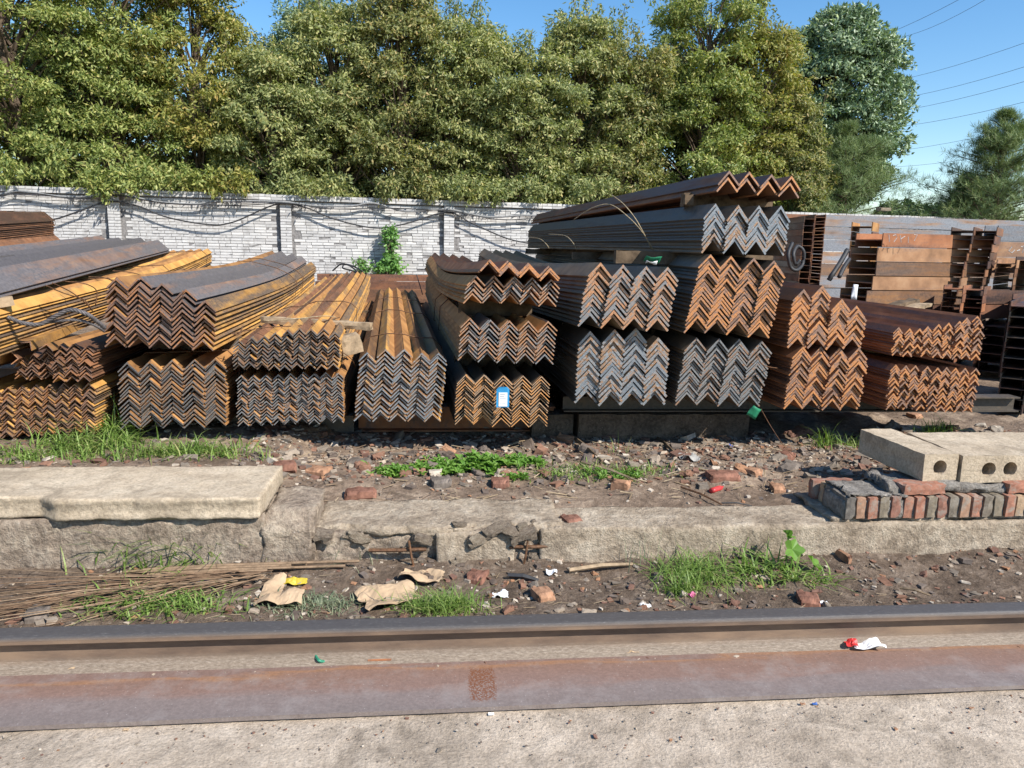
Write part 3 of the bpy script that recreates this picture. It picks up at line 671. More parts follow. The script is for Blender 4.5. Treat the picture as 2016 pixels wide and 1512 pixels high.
# thick steel rope
def rope(name, px, Ys, r, mat, label, cat='rope', strands=4, turns=9):
    pts = smooth_path([atY(x, y, Y) for (x, y), Y in zip(px, Ys)], 10); e = empty(name, pts[0], label, cat); o0 = pts[0]
    for s_ in range(strands):
        q = []
        for i, p_ in enumerate(pts):
            d = (pts[min(i+1, len(pts)-1)]-pts[max(0, i-1)]).normalized(); a = d.cross(Vector((0, 0, 1))).normalized(); b_ = d.cross(a)
            t = 2*math.pi*(s_/strands+turns*i/len(pts)); q.append(p_-o0+(a*math.cos(t)+b_*math.sin(t))*r*.55)
        m_ = MB(); m_.tube(q, r*.5, 5); m_.build('strand', mat, e, smooth=True)
    return e
ROPEM = simple('steel_rope', (.09, .08, .08), .6, .5, .3, 40)
rope('steel_rope', [(14, 624), (45, 636), (80, 638), (110, 622), (140, 610), (170, 618), (190, 632), (207, 646)], [4.3, 4.35, 4.4, 4.4, 4.4, 4.4, 4.45, 4.5], .013, ROPEM, 'thick twisted grey steel rope lying over the loose bars', turns=7)
rope('steel_rope', [(60, 640), (100, 634), (150, 630), (185, 640), (205, 652)], [4.38, 4.42, 4.42, 4.45, 4.5], .009, ROPEM, 'thinner grey steel rope lying beneath the thick twisted one', turns=8)

# loose wires
def wire(pts, r, mat, label, cat='wire', name='loose_wire'):
    P = [Vector(atY(x, y, Y)) for x, y, Y in pts]; o0 = P[0]; m_ = MB(); m_.tube([p_-o0 for p_ in smooth_path(P, 7)], r, 5)
    o = m_.build(name, mat, None, smooth=True, loc=o0); return tag(o, label, cat, 'wire ends sticking out of the bundles')
wire([(1130, 432, 5.6), (1165, 410, 5.4), (1202, 403, 5.3), (1240, 430, 5.2), (1268, 462, 5.2), (1284, 492, 5.25)], .0035, WIREL, 'bowed pale wire arching over the high bundle, lower of the two')
wire([(1205, 384, 5.3), (1228, 402, 5.2), (1252, 432, 5.15), (1272, 468, 5.15), (1288, 494, 5.2)], .0035, WIREL, 'bowed pale wire arching over the high bundle, upper of the two')
wire([(1040, 467, 8.), (1062, 470, 7.6), (1075, 480, 7.5), (1081, 489, 7.5)], .004, WIREL, 'pale curled wire hanging at the back of the high bundle, leftmost')
wire([(1080, 461, 7.5), (1112, 464, 7.2), (1128, 478, 7.), (1136, 492, 7.)], .004, WIREL, 'pale curled wire hanging at the back of the high bundle, second')
wire([(90, 562, 4.6), (125, 577, 4.8), (165, 590, 5.), (178, 606, 5.)], .0035, WIRE, 'rusty wire end curling out of the orange bundle, left')
wire([(103, 557, 4.6), (140, 575, 4.8), (170, 598, 4.9), (182, 612, 5.)], .0035, WIRE, 'second rusty wire end crossing over the first on the orange bundle')
wire([(128, 554, 5.), (165, 558, 5.), (190, 572, 5.1), (188, 600, 5.1)], .0035, WIRE, 'looped rusty wire end on the orange bundle right of the crossing pair')
wire([(222, 533, 6.), (255, 536, 6.2), (290, 544, 6.3)], .0035, WIRE, 'short rusty wire end on the orange bundle near the big brown one')
wire([(175, 545, 5.), (205, 547, 5.3), (230, 556, 5.5)], .0035, WIRE, 'middle rusty wire end on the orange bundle')
wire([(455, 657, 4.5), (520, 645, 4.7), (600, 640, 4.9), (655, 628, 5.1), (668, 625, 5.2)], .0035, WIRE, 'long rusty wire lying along the board')
wire([(520, 632, 4.9), (580, 628, 4.9), (640, 622, 5.), (660, 628, 5.1), (600, 641, 5.)], .003, WIREL, 'pale wire loop lying on top of the board')
wire([(455, 656, 4.5), (470, 658, 4.5), (478, 643, 4.6)], .004, WIRE, 'upright rusty wire stub at the left end of the board')
wire([(820, 541, 9.5), (826, 560, 9.4), (832, 580, 9.3)], .006, BLACKC, 'thin dark wire left of the stack above the blue tag')
wire([(1498, 805, 4.55), (1518, 840, 4.45), (1545, 880, 4.4), (1570, 905, 4.35)], .002, WIRE, 'thin wire hanging from the green tag to the ground')
wire([(1490, 700, 4.5), (1505, 720, 4.5), (1560, 728, 4.9)], .003, WIRE, 'thin wire between the leaning bundles')
wire([(650, 712, 4.55), (662, 690, 4.55), (690, 705, 4.7), (700, 722, 4.8)], .003, WIRE, 'rusty wire hooked round the square wooden block')

# tags
TB = simple('tag_blue', (.03, .25, .5), .5, .4, .1, 5); TW = simple('tag_white', (.75, .77, .78), .5, .4, .05, 5); TG = simple('tag_green', (.02, .2, .1), .5, .4, .1, 5)
DKI = simple('print_ink', (.08, .09, .12), .6, .2, .1, 5, bumps=0)
e = empty('paper_tag', atY(990, 782, 4.50), 'blue and white paper tag hanging on the orange faced bundle', 'tag')
m_ = MB(); m_.add([(-.04, 0, -.065), (.04, .002, -.065), (.04, 0, .05), (.025, -.004, .066), (-.025, -.004, .066), (-.04, 0, .05), (-.04, .002, -.065), (.04, .004, -.065), (.04, .002, .05), (.025, -.002, .066), (-.025, -.002, .066), (-.04, .002, .05)],
    [(0, 1, 2, 3, 4, 5), (11, 10, 9, 8, 7, 6), (0, 6, 7, 1), (1, 7, 8, 2), (5, 11, 6, 0)]); m_.build('card', TB, e)
m_ = MB(); m_.box(-.026, -.0035, -.058, .028, -.0015, .03); m_.build('label', TW, e)
m_ = MB(); 
for i in range(5): m_.box(-.02, -.0042, .018-i*.014, -.02+[.034, .028, .04, .022, .036][i], -.0038, .0205-i*.014)
m_.build('print', DKI, e)
m_ = MB(); m_.tube([(0, -.002, .055), (.004, .03, .075), (0, .06, .09)], .002, 5); m_.build('wire_loop', WIRE, e)
def paper(name, p_, w_, h_, mat, rot, label, cat='tag'):
    m_ = MB(); nx = 4; V = []; F = []
    for j in range(nx+1):
        for i in range(nx+1): V.append((w_*(i/nx-.5), .008*math.sin(i*1.3+j*.7), h_*(j/nx-.5)))
    F = [(j*(nx+1)+i, j*(nx+1)+i+1, (j+1)*(nx+1)+i+1, (j+1)*(nx+1)+i) for j in range(nx) for i in range(nx)]
    o = put(name, mkmesh(name, V, F, mat, smooth=True), None, p_, rot); md = o.modifiers.new('thick', 'SOLIDIFY'); md.thickness = .0015; return tag(o, label, cat)
paper('paper_tag', atY(1485, 812, 4.5), .075, .075, TG, (R_(20), R_(28), R_(15)), 'green tag hanging at the corner of the leaning grey bundle')
paper('paper_scrap', atY(1285, 511, 4.62), .10, .07, TG, (R_(60), R_(5), 0), 'green and white paper scrap on top of the dark sided bundle', 'paper')
paper('paper_scrap', atY(1283, 517, 4.58), .07, .03, TW, (R_(60), R_(5), 0), 'white strip below the green paper scrap', 'paper')
paper('paper_tag', atY(1683, 575, 7.6), .06, .16, TW, (0, R_(4), 0), 'white tag in the end opening of a wide beam')
# chalk marks
CHALK = simple('chalk', (.5, .5, .48), .9, .1, .2, 90)
def chalk(strokes, Y, label, r=.003, name='chalk_mark'):
    m_ = MB()
    for st in strokes:
        m_.tube([atY(x, y, Y) if not hasattr(Y, '__call__') else Y(x, y) for x, y in st], r, 4)
    o = m_.build(name, CHALK); return tag(o, label, 'chalk mark')

# ------------------------------------------------------------------ H beams at the right
def hbeam_mesh(H, B, L, tf, tw, mat):
    x = H/2; z = B; pf = [(-x, 0), (-x+tf, 0), (-x+tf, z/2-tw/2), (x-tf, z/2-tw/2), (x-tf, 0), (x, 0), (x, z), (x-tf, z), (x-tf, z/2+tw/2), (-x+tf, z/2+tw/2), (-x+tf, z), (-x, z)]
    n = 12; V = [(a, 0, c) for a, c in pf]+[(a, L, c) for a, c in pf]
    F = [(k, k+n, (k+1) % n+n, (k+1) % n) for k in range(n)]
    cap = [(0, 1, 2, 9, 10, 11), (2, 3, 8, 9), (3, 4, 5, 6, 7, 8)]
    F += [c for c in cap]+[tuple(i+n for i in c)[::-1] for c in cap]
    return mkmesh('steel_beam', V, F, mat)
ORD = ['top', 'second', 'third', 'fourth', 'fifth', 'sixth', 'seventh', 'eighth', 'ninth', 'tenth', 'eleventh', 'twelfth', 'thirteenth', 'fourteenth', 'fifteenth', 'sixteenth', 'seventeenth', 'eighteenth', 'nineteenth', 'twentieth', 'twenty-first', 'twenty-second', 'twenty-third', 'twenty-fourth', 'twenty-fifth']
def hstack(px, pytop, Y, H, B, L, rows, ang, mats, where, grp, lean=0., jitter=.01, corner='left', tf=.012, tw=.009, ld=0.):
    """beams piled with webs level; ang = direction they run, degrees right of +Y"""
    p0 = Vector(atY(px, pytop, Y)); cache = {}
    d = Vector((math.sin(R_(ang)), math.cos(R_(ang)), 0)); n = Vector((math.cos(R_(ang)), -math.sin(R_(ang)), 0))
    for r in range(rows):
        z = p0.z-B*(r+1)
        if z < .27: break
        mt = mats[r % len(mats)]
        if mt not in cache: cache[mt] = hbeam_mesh(H, B*.94, L, tf, tw, S[mt])
        q = p0+n*(H/2 if corner == 'left' else -H/2)+n*(lean*r)+d*(ld*r)+d*random.uniform(-jitter, jitter)+n*random.uniform(-jitter*.4, jitter*.4)
        q.z = z
        o = put('steel_beam', cache[mt], None, q, (0, 0, -R_(ang)))
        tag(o, f'{ORD[r]} {"beam" if r else "beam"} {"from the top " if r else ""}{where}', 'steel beam', grp)
S['ochre'] = steel_side('ochre_steel', (.29, .155, .08), (.2, .13, .095), .45)
S['plate'] = steel_side('blue_grey_steel', (.24, .14, .08), (.19, .2, .22), .56)
S['oranger'] = steel_side('orange_brown_steel', (.3, .14, .055), (.17, .11, .08), .45)
S['darkred'] = steel_side('dark_red_steel', (.15, .065, .035), (.06, .04, .035), .5)
# long pile along the wall
for px, L_, ms, wh in [(1500, 1.35, ['redbrown', 'oranger', 'oranger', 'plate', 'plate', 'oranger'], 'of the short orange pile behind the narrow columns'), (1622, 9.0, ['plate', 'plate', 'plate', 'plate', 'ochre', 'plate', 'plate', 'plate'], 'of the long blue grey pile along the wall')]:
    hstack(px, 418 if px < 1600 else 421, 14.6 if px > 1600 else 14.2, .3, .245, L_, 8, 84, ms, wh, 'beams of the long pile along the wall', corner='right', jitter=.03)
hstack(1584, 424, 9., .128, .081, 5.0, 22, 12, ['brown', 'darkred'], 'of the left narrow beam column', 'beams of the two narrow columns', tf=.008, tw=.006)
hstack(1606, 421, 9., .128, .081, 5.0, 22, 12, ['brown', 'darkred'], 'of the right narrow beam column', 'beams of the two narrow columns', tf=.008, tw=.006)
# wide pile whose flanges face the camera
hstack(1739, 457, 8.0, .46, .16, 1.5, 12, 82, ['redbrown', 'ochre', 'oranger', 'ochre', 'oranger'], 'of the wide pile with broad brown faces', 'beams of the wide pile', corner='right', lean=0., jitter=.02, tf=.016, tw=.012, ld=-.028)
hstack(1720, 436, 8.75, .24, .115, .6, 5, 38, ['orange', 'darkred'], 'of the small pair on the wide pile', 'small beams on the wide pile', corner='right')
hstack(1874, 446, 8.15, .225, .095, .9, 19, 42, ['brown', 'darkred', 'brown'], 'of the left middle beam column', 'beams of the middle columns', lean=-.012, tf=.009, tw=.007)
hstack(1919, 446, 8.15, .225, .095, .9, 19, 42, ['brown', 'darkred', 'brown'], 'of the right middle beam column', 'beams of the middle columns', lean=-.012, tf=.009, tw=.007)
hstack(1967, 442, 8.9, .2, .20, 3., 3, 80, ['plate', 'ochre', 'ochre'], 'of the chalked pale pile at the right edge', 'beams of the chalked pile', corner='right')
hstack(1962, 510, 8.3, .20, .10, .9, 19, 48, ['ochre', 'brown'], 'of the right rear beam column', 'beams of the right rear columns', tf=.008, tw=.006)
hstack(2000, 504, 8.3, .20, .10, .9, 19, 48, ['darkred', 'brown'], 'of the rightmost rear beam column', 'beams of the right rear columns', tf=.008, tw=.006)
hstack(1938, 570, 7.7, .2, .16, .6, 2, 78, ['darkred', 'darkred'], 'of the short pair of plain brown faces', 'beams with plain brown faces', corner='right')
hstack(1858, 560, 7.7, .19, .094, .42, 16, 46, ['redbrown', 'darkred'], 'of the lower left beam column behind the rusty bundles', 'lower beam columns', tf=.008, tw=.006)
hstack(1898, 562, 7.7, .19, .094, .42, 16, 46, ['redbrown', 'darkred'], 'of the lower middle beam column behind the rusty bundles', 'lower beam columns', tf=.008, tw=.006)
hstack(1938, 632, 7.65, .21, .10, .6, 16, 46, ['darkred', 'darkred'], 'of the dark column beneath the plain brown faces', 'dark beam columns at right', tf=.008, tw=.006)
hstack(1994, 578, 7.4, .27, .113, 2.5, 16, 50, ['darkred', 'dark'], 'of the dark column at the right edge', 'dark beam columns at right', tf=.009, tw=.007, lean=-.002)
hstack(1990, 592, 5.7, .19, .085, 1.6, 16, 44, ['darkred', 'dark'], 'of the nearest dark column cut by the right edge', 'dark beam columns at right', tf=.009, tw=.007)
hstack(2038, 590, 5.7, .19, .085, 1.6, 16, 44, ['darkred', 'dark'], 'of the unseen dark column added beyond the right edge for its shade', 'dark beam columns at right', tf=.009, tw=.007)  # out of view, added to throw shade on the ground inside the edge
hstack(2046, 578, 7.4, .27, .113, 2.5, 16, 50, ['darkred', 'dark'], 'of the dark column just outside the right edge', 'dark beam columns at right', tf=.009, tw=.007)
chalk([[(1750, 462), (1751, 476)], [(1758, 464), (1764, 462), (1766, 468), (1760, 476)], [(1772, 463), (1774, 477)], [(1774, 470), (1782, 465)], [(1788, 466), (1788, 478)], [(1800, 474), (1806, 462), (1800, 462)]], 7.93, 'scratched chalk writing on the top face of the wide pile', .004)
chalk([[(1992, 486), (1986, 494), (1992, 498), (1998, 492)], [(2002, 494), (2008, 492)], [(2010, 486), (2016, 484), (2013, 498)]], 8.78, 'white chalk number on the pale beam at the right edge', .006)
# beams lying across at the back, centre
def xbeam(pa, pb, Ya, Yb, B, H, mat, label):
    a = Vector(atY(*pa, Ya)); b_ = Vector(atY(*pb, Yb)); d = b_-a
    me = hbeam_mesh(H, B, d.length, .012, .009, S[mat]); o = put('steel_beam', me, None, a); o.rotation_mode = 'QUATERNION'; o.rotation_quaternion = d.to_track_quat('Y', 'Z'); tag(o, label, 'steel beam', 'beams lying across the back of the yard')
xbeam((625, 552), (1100, 556), 11.9, 12.3, .1, .14, 'redbrown', 'upper thin brown beam lying across behind the bundles')
xbeam((622, 567), (1100, 570), 11.6, 12.0, .1, .3, 'redbrown', 'second brown beam lying across behind the bundles')
xbeam((640, 594), (1100, 596), 11.3, 11.7, .19, .25, 'brown', 'wide faced brown beam lying across behind the bundles')
for i in range(6): xbeam((640, 604+i*9), (1090, 606+i*9), 11.3-.02*i, 11.7-.02*i, .06, .2, ['ochre', 'plate', 'brown'][i % 3], f'{ORD[i]} thin strip of the striped pile behind the tall grey bundle')
# cable coils
for (pts, r, lb) in [([(1560, 478, 7.8), (1552, 500, 7.7), (1556, 525, 7.7), (1568, 532, 7.7), (1580, 520, 7.8), (1582, 495, 7.8), (1570, 485, 7.8), (1562, 500, 7.7), (1566, 520, 7.7), (1575, 512, 7.7)], .02, 'coiled black cable hanging beside the narrow beam columns'),
                     ([(1668, 492, 7.9), (1655, 515, 7.8), (1640, 538, 7.7), (1632, 552, 7.7)], .028, 'dark bent bar leaning against the wide pile, upper'),
                     ([(1672, 510, 7.8), (1662, 525, 7.7), (1652, 545, 7.6)], .024, 'dark bent bar leaning against the wide pile, lower'),
                     ([(655, 533, 11.8), (672, 520, 11.7), (690, 524, 11.6), (705, 538, 11.5), (690, 532, 11.6), (675, 528, 11.7), (680, 520, 11.8), (700, 526, 11.7), (715, 535, 11.6)], .012, 'thin black cable loop on the beams below the vine')]:
    wire(pts, r, BLACKC, lb, 'cable', 'cable_coil')['group'] = 'cables and bent bars among the steel'

# ------------------------------------------------------------------ brick wall with piers
PSI = R_(7.6); zc = float(np.dot(ray(1008, 480), fw)); Wp = cam_pos+ray(1008, 480)/zc*17.9; Wp[2] = 0
Wt = np.array([math.cos(PSI), math.sin(PSI), 0]); Wn = np.array([math.sin(PSI), -math.cos(PSI), 0])
def wallpt(px, py, off=0.):
    P0 = Wp+Wn*off; d = ray(px, py); t = np.dot(Wn, P0-cam_pos)/np.dot(Wn, d); return cam_pos+d*t
def wall_s(px): return float(np.dot(wallpt(px, 420)-Wp, Wt))
wl_ = empty('brick_wall', Wp, 'whitewashed brick boundary wall with piers behind the steel bundles', 'wall', rot=(0, 0, PSI))
s0, s1 = wall_s(-200), wall_s(2500)
m_ = MB(); m_.box(s0, .006, .1, s1, .24, 2.585)
piers = [wall_s(227), wall_s(563), wall_s(883)]; dp = piers[2]-piers[1]
for k in range(1, 8): piers.append(piers[2]+dp*k)
piers.insert(0, piers[0]-dp)
for p_ in piers: m_.box(p_-.113, -.115, .1, p_+.113, .01, 2.47)
m_.box(s0, -.055, 2.475, s1, .27, 2.59)
m_.build('wall_core', WALLM, wl_)
vr = []
def brickv(x0, x1, z0, z1, y0, y1):
    j = lambda a: random.uniform(-a, a); w_ = j(.003)
    return [(x0+j(.003), y0+j(.004), z0+j(.002)), (x1+j(.003), y0+j(.004), z0+w_), (x1, y1, z0), (x0, y1, z0), (x0+j(.003), y0+j(.004), z1+w_), (x1+j(.003), y0+j(.004), z1+j(.002)), (x1, y1, z1), (x0, y1, z1)]
big = []; mb = MB(); course = .0632
nc = int(2.36/course)
for c in range(nc):
    z = .12+c*course; s_ = s0+(c % 2)*.125-random.uniform(0, .05)
    while s_ < s1:
        l_ = .24 if random.random() < .8 else .115
        inp = any(abs(s_+l_/2-p_) < .113+l_/2-.02 for p_ in piers)
        if not inp:
            big.append((s_, s_+l_, z, z+.052, random.uniform(-.012, .006), .03))
        s_ += l_+.0105
for p_ in piers:
    for c in range(nc):
        z = .12+c*course
        if c % 2: sp_ = [(p_-.118, p_-.003), (p_+.007, p_+.118)]
        else: sp_ = [(p_-.118, p_+.118)]
        for a, b_ in sp_: big.append((a, b_, z, z+.052, -.122+random.uniform(-.004, .003), -.05))
for c, z in enumerate((2.482, 2.545)):
    s_ = s0
    while s_ < s1:
        l_ = .115 if c else .24; big.append((s_, s_+l_, z, z+.054+random.uniform(-.006, .004), -.062+random.uniform(-.006, .004), .28)); s_ += l_+.01
sv = wall_s(0)
vis = [b_ for b_ in big if b_[2] > 1.55 and b_[0] > sv+.1]
vis.sort(key=lambda b_: b_[0]-(.6 if b_[1]-b_[0] > .2 else 0)); near = set(id(b_) for b_ in vis[:290])
bc = {}
for b_ in big:
    if id(b_) in near:
        key = (round(b_[1]-b_[0], 2), round(b_[3]-b_[2], 2), round(b_[5]-b_[4], 1), random.randint(0, 2))
        if key not in bc:
            bc[key] = mkmesh('brick', brickv(0, b_[1]-b_[0], 0, b_[3]-b_[2], 0, b_[5]-b_[4]), BOXF, None)
            bc[key].materials.clear(); bc[key].materials.append(WALLB)
        put('brick', bc[key], wl_, (b_[0], b_[4], b_[2]))
    else: mb.add(brickv(b_[0], b_[1], b_[2], b_[3], b_[4], b_[5]), BOXF)
mb.build('brickwork', WALLB, wl_)['kind'] = 'stuff'
o = put('rubble_brick', fb[0], None, wallpt(1745, 415, .0)+np.array([0, 0, .0]), (0, 0, .3), 1.6); tag(o, 'loose brick lying on top of the wall above the long pile', 'brick')
def wcable(px, r, mat, label, off=.17):
    P = [Vector(wallpt(x, y, off)) for x, y in px]; o0 = P[0]; m_ = MB(); m_.tube([q-o0 for q in smooth_path(P, 6)], r, 6)
    tag(m_.build('wall_cable', mat, None, smooth=True, loc=o0), label, 'cable', 'cables sagging along the wall')
wcable([(-60, 385), (0, 382), (40, 376), (110, 386), (170, 387), (225, 379), (300, 396), (380, 402), (430, 396), (550, 397), (620, 405), (690, 406), (735, 400), (800, 416), (880, 412), (960, 427), (1040, 424), (1120, 432)], .026, GREYC, 'upper pale grey cable running along the wall from pier to pier')
wcable([(-40, 440), (60, 434), (105, 432), (150, 418), (215, 396), (270, 405), (330, 428), (410, 442), (460, 437), (545, 402), (600, 408), (660, 432), (740, 449), (800, 440), (880, 418), (930, 440), (1000, 470), (1060, 482)], .018, BLACKC, 'lower dark cable sagging deeply between the wall piers')
wcable([(-20, 388), (60, 380), (150, 392), (225, 384), (330, 400), (470, 404), (563, 400), (650, 411), (760, 410), (883, 416), (980, 432), (1050, 430)], .012, BLACKC, 'thin black cable just under the pale grey one', .2)
# power lines
for i, (a, b_, dd) in enumerate([((1700, 66), (1900, -20), 45), ((1790, 54), (1960, -25), 45), ((1760, 146), (2060, 58), 50), ((1760, 182), (2060, 107), 50), ((1750, 208), (2060, 137), 50), ((1750, 238), (2060, 179), 50), ((1740, 288), (2060, 230), 55), ((1740, 318), (1990, 290), 60), ((1700, 370), (1900, 350), 70), ((1700, 388), (1900, 377), 80)]):
    A = Vector(atY(*a, dd*1.5)); B = Vector(atY(*b_, dd)); m_ = MB(); d = B-A; A2 = A-d*.6; B2 = B+d*.3; m_.tube([A2*(1-u)+B2*u-Vector((0, 0, .8*math.sin(math.pi*u))) - A2 for u in [k/12 for k in range(13)]], .014, 4)
    tag(m_.build('power_line', BLACKC, None, loc=A2), f'{ORD[i]} power line {"from the top " if i else ""}crossing the sky at the right', 'power line', 'power lines in the sky')

# ------------------------------------------------------------------ trees
def leaf_cloud(centers, dirs, n, ln, wd, droop=.5, spread=.16, twig=True):
    """n leaves per tuft, each a folded four-point blade"""
    K = len(centers); c = np.repeat(centers, n, 0); dr = np.repeat(dirs, n, 0)
    N = len(c); o = c+rng.normal(0, spread, (N, 3)); d = dr*.45+rng.normal(0, .7, (N, 3)); d[:, 2] -= droop
    d /= np.linalg.norm(d, axis=1, keepdims=True)+1e-9
    mm = dr+rng.normal(0, .55, (N, 3)); mm[:, 2] += .35
    s = np.cross(d, mm); s /= np.linalg.norm(s, axis=1, keepdims=True)+1e-9
    nn = np.cross(d, s); L = ln*rng.uniform(.65, 1.25, (N, 1)); W = wd*rng.uniform(.7, 1.2, (N, 1))
    a = o; b_ = o+d*L*.42+s*W+nn*W*.35; t = o+d*L; e = o+d*L*.42-s*W+nn*W*.35
    V = np.stack([a, b_, t, e], 1).reshape(-1, 3); i = np.arange(N)*4
    F = np.stack([np.stack([i, i+1, i+2], 1), np.stack([i, i+2, i+3], 1)], 1).reshape(-1, 3)
    return V, F
def fast_mesh(name, V, F, mat):
    me = bpy.data.meshes.new(name); me.vertices.add(len(V)); me.vertices.foreach_set('co', V.astype(np.float32).ravel())
    k = F.shape[1]; me.loops.add(F.size); me.loops.foreach_set('vertex_index', F.astype(np.int32).ravel())
    me.polygons.add(len(F)); me.polygons.foreach_set('loop_start', np.arange(0, F.size, k, dtype=np.int32)); me.polygons.foreach_set('loop_total', np.full(len(F), k, dtype=np.int32))
    me.materials.append(mat); me.update(calc_edges=True); return me
def tree(name, pxc, Y, pw, pytop, zb, mat, label, ncl=70, tuft=26, n=11, ln=.12, wd=.022, shape='column', depth=None, shoots=0, droop=.5, cr=.42, cat='tree', over=(), spread=.055):
    ncl = int(ncl*1.25) if ncl >= 60 else ncl; tuft = int(tuft*.85) if ncl >= 60 else tuft; cr = cr*.9 if ncl >= 60 else cr
    base = atY(pxc, 480, Y); cx = base[0]; top = atY(pxc, pytop, Y)[2]; rx = abs(atY(pxc+pw/2, 480, Y)[0]-cx); ry = depth or rx*.8
    gz_ = .25; e = empty(name, (cx, Y, gz_), label, cat, 'trees behind the wall')
    H = top-gz_; C_ = []; D_ = []; cl = []
    for _ in range(ncl):
        u = rng.uniform(0, 1)**.85; z = zb-gz_+(H-(zb-gz_)-cr*.6)*u
        if shape == 'column': pr = (1-.42*u**3)*(.82+.18*math.sin(7*u+pxc))
        elif shape == 'round': pr = math.sqrt(max(.05, 1-(2*u-.95)**2))
        elif shape == 'cone': pr = 1.02-u
        an = rng.uniform(0, 2*math.pi); rr = rng.uniform(.35, 1)**.5
        c0 = np.array([math.cos(an)*rx*pr*rr, math.sin(an)*ry*pr*rr, z]); cl.append(c0)
        r_ = cr*rng.uniform(.7, 1.25)*(1 if shape != 'cone' else .45+.8*(1-u))
        v = rng.normal(0, 1, (tuft, 3)); v /= np.linalg.norm(v, axis=1, keepdims=True); v[:, 2] = np.abs(v[:, 2])*.9-.25*rng.random(tuft)
        C_.append(c0+v*r_*rng.uniform(.75, 1.08, (tuft, 1))*np.array([1.15, 1.15, .8])); D_.append(v)
    sh = []
    for _ in range(shoots):
        an = rng.uniform(0, 2*math.pi); rr = rng.uniform(0, .85)
        b0 = np.array([math.cos(an)*rx*rr*.8, math.sin(an)*ry*rr*.5, H-cr-rng.uniform(0, 1.2)]); hh = rng.uniform(.6, 1.5); le = rng.normal(0, .12, 2)
        k = int(hh/.12); pts = np.array([b0+np.array([le[0]*hh*i/k, le[1]*hh*i/k, hh*i/k]) for i in range(k+1)]); sh.append(pts)
        C_.append(pts+rng.normal(0, .05, pts.shape)); D_.append(np.tile([0, 0, .3], (k+1, 1)))
    for (ox, oy) in over:
        c0 = wallpt(ox, oy-26, .18)-np.array([cx, Y, gz_]); v = rng.normal(0, 1, (34, 3)); v /= np.linalg.norm(v, axis=1, keepdims=True)
        C_.append(c0+v*.3*rng.uniform(.3, 1.1, (34, 1))*np.array([1.1, .8, .85])); D_.append(v)
        cl.insert(0, c0)
    V, F = leaf_cloud(np.concatenate(C_), np.concatenate(D_), n, ln, wd, droop, spread)
    put('crown', fast_mesh('crown', V, F, LF[mat]), e)
    m_ = MB(); tr = max(.07, rx*.06)
    m_.tube([(0, 0, -.1), (rng.normal(0, .08), rng.normal(0, .08), H*.35), (rng.normal(0, .15), rng.normal(0, .1), H*.65), (0, 0, H*.93)], [tr*1.2, tr, tr*.6, tr*.12], 8)
    m_.build('trunk', BARK, e, smooth=True)
    m_ = MB()
    for c0 in cl[:int(ncl*.7)]:
        z0 = max(.2, c0[2]-rng.uniform(.5, 1.4)); m_.tube([(0, 0, z0*.92), (c0[0]*.5, c0[1]*.5, z0+(c0[2]-z0)*.45), tuple(c0)], [.035, .022, .008], 5)
    for pts in sh: m_.tube([tuple(q) for q in pts[::3]], .008, 4)
    m_.build('branches', BARK, e)
    return e
T = tree
T('maple_tree', -150, 18.9, 420, -260, 2.0, 'green', 'dense green tree cut by the left edge', 100, 30)
T('maple_tree', 60, 19.2, 420, -230, 1.8, 'green', 'dense bright green tree second from the left, overhanging the wall', 150, 32, over=[(20, 355), (110, 350), (180, 378), (232, 375)])
T('maple_tree', 240, 19.6, 380, -120, 1.8, 'green', 'dense green tree over the first wall pier', 140, 32, over=[(205, 395), (250, 385), (300, 368), (350, 370), (400, 372)])
T('maple_tree', 400, 19.9, 280, -70, 1.8, 'yellow', 'tall yellowing tree left of the patch of sky', 120, 30, shoots=8, over=[(430, 385), (475, 378)])
T('maple_tree', 550, 19.6, 270, 95, 1.8, 'olive', 'lower olive tree behind the second wall pier', 115, 30, shoots=10, over=[(600, 390), (660, 388)])
T('maple_tree', 670, 20.2, 260, 0, 1.8, 'olive', 'olive tree with thin tops left of the climbing plant', 120, 28, shoots=16)
T('maple_tree', 790, 20.0, 250, -30, 1.8, 'brown', 'tall brownish tree with drooping tops above the climbing plant', 120, 28, shoots=14, over=[(760, 395), (850, 400)])
T('maple_tree', 900, 20.3, 270, 40, 1.8, 'olive', 'olive tree with sparse bare shoots against the sky', 125, 28, shoots=34)
T('maple_tree', 1020, 20.1, 260, 105, 1.8, 'olive', 'lower olive tree behind the third wall pier', 115, 30, shoots=26, over=[(900, 398), (935, 400), (980, 405), (1060, 400)])
T('maple_tree', 1135, 20.6, 250, 38, 1.8, 'olive', 'pale olive tree left of the tall one above the top bundle', 120, 28, shoots=22, over=[(1150, 395), (1190, 385)])
T('maple_tree', 1220, 20.4, 200, 90, 1.8, 'brown', 'browning tree with thin orange tinted top', 85, 28, shoots=14)
T('maple_tree', 1370, 20.8, 310, -40, 1.8, 'green', 'tall broad green tree behind the topmost layer of bars', 150, 30, shoots=12)
T('maple_tree', 1460, 20.8, 200, 55, 1.9, 'yellow', 'yellow green tree right of the tall broad one', 95, 28, shoots=10)
T('maple_tree', 1545, 20.9, 150, 185, 1.9, 'brown', 'browning leaning tree in front of the silvery tree', 75, 28, shoots=10, cr=.34)
T('poplar_tree', 540, 24.5, 130, 70, 2.5, 'teal', 'dark blue green tree showing in the gap at the upper left', 60, 26, cr=.5)
T('poplar_tree', 620, 24.0, 200, -10, 2.5, 'silver', 'pale silvery tree right of the sky gap at the upper left', 70, 26, cr=.45)
T('poplar_tree', 1622, 25., 240, 18, 3.0, 'silver', 'large rounded silvery green tree against the sky at the right', 230, 34, n=9, ln=.17, wd=.035, shape='round', droop=.1, cr=.5)
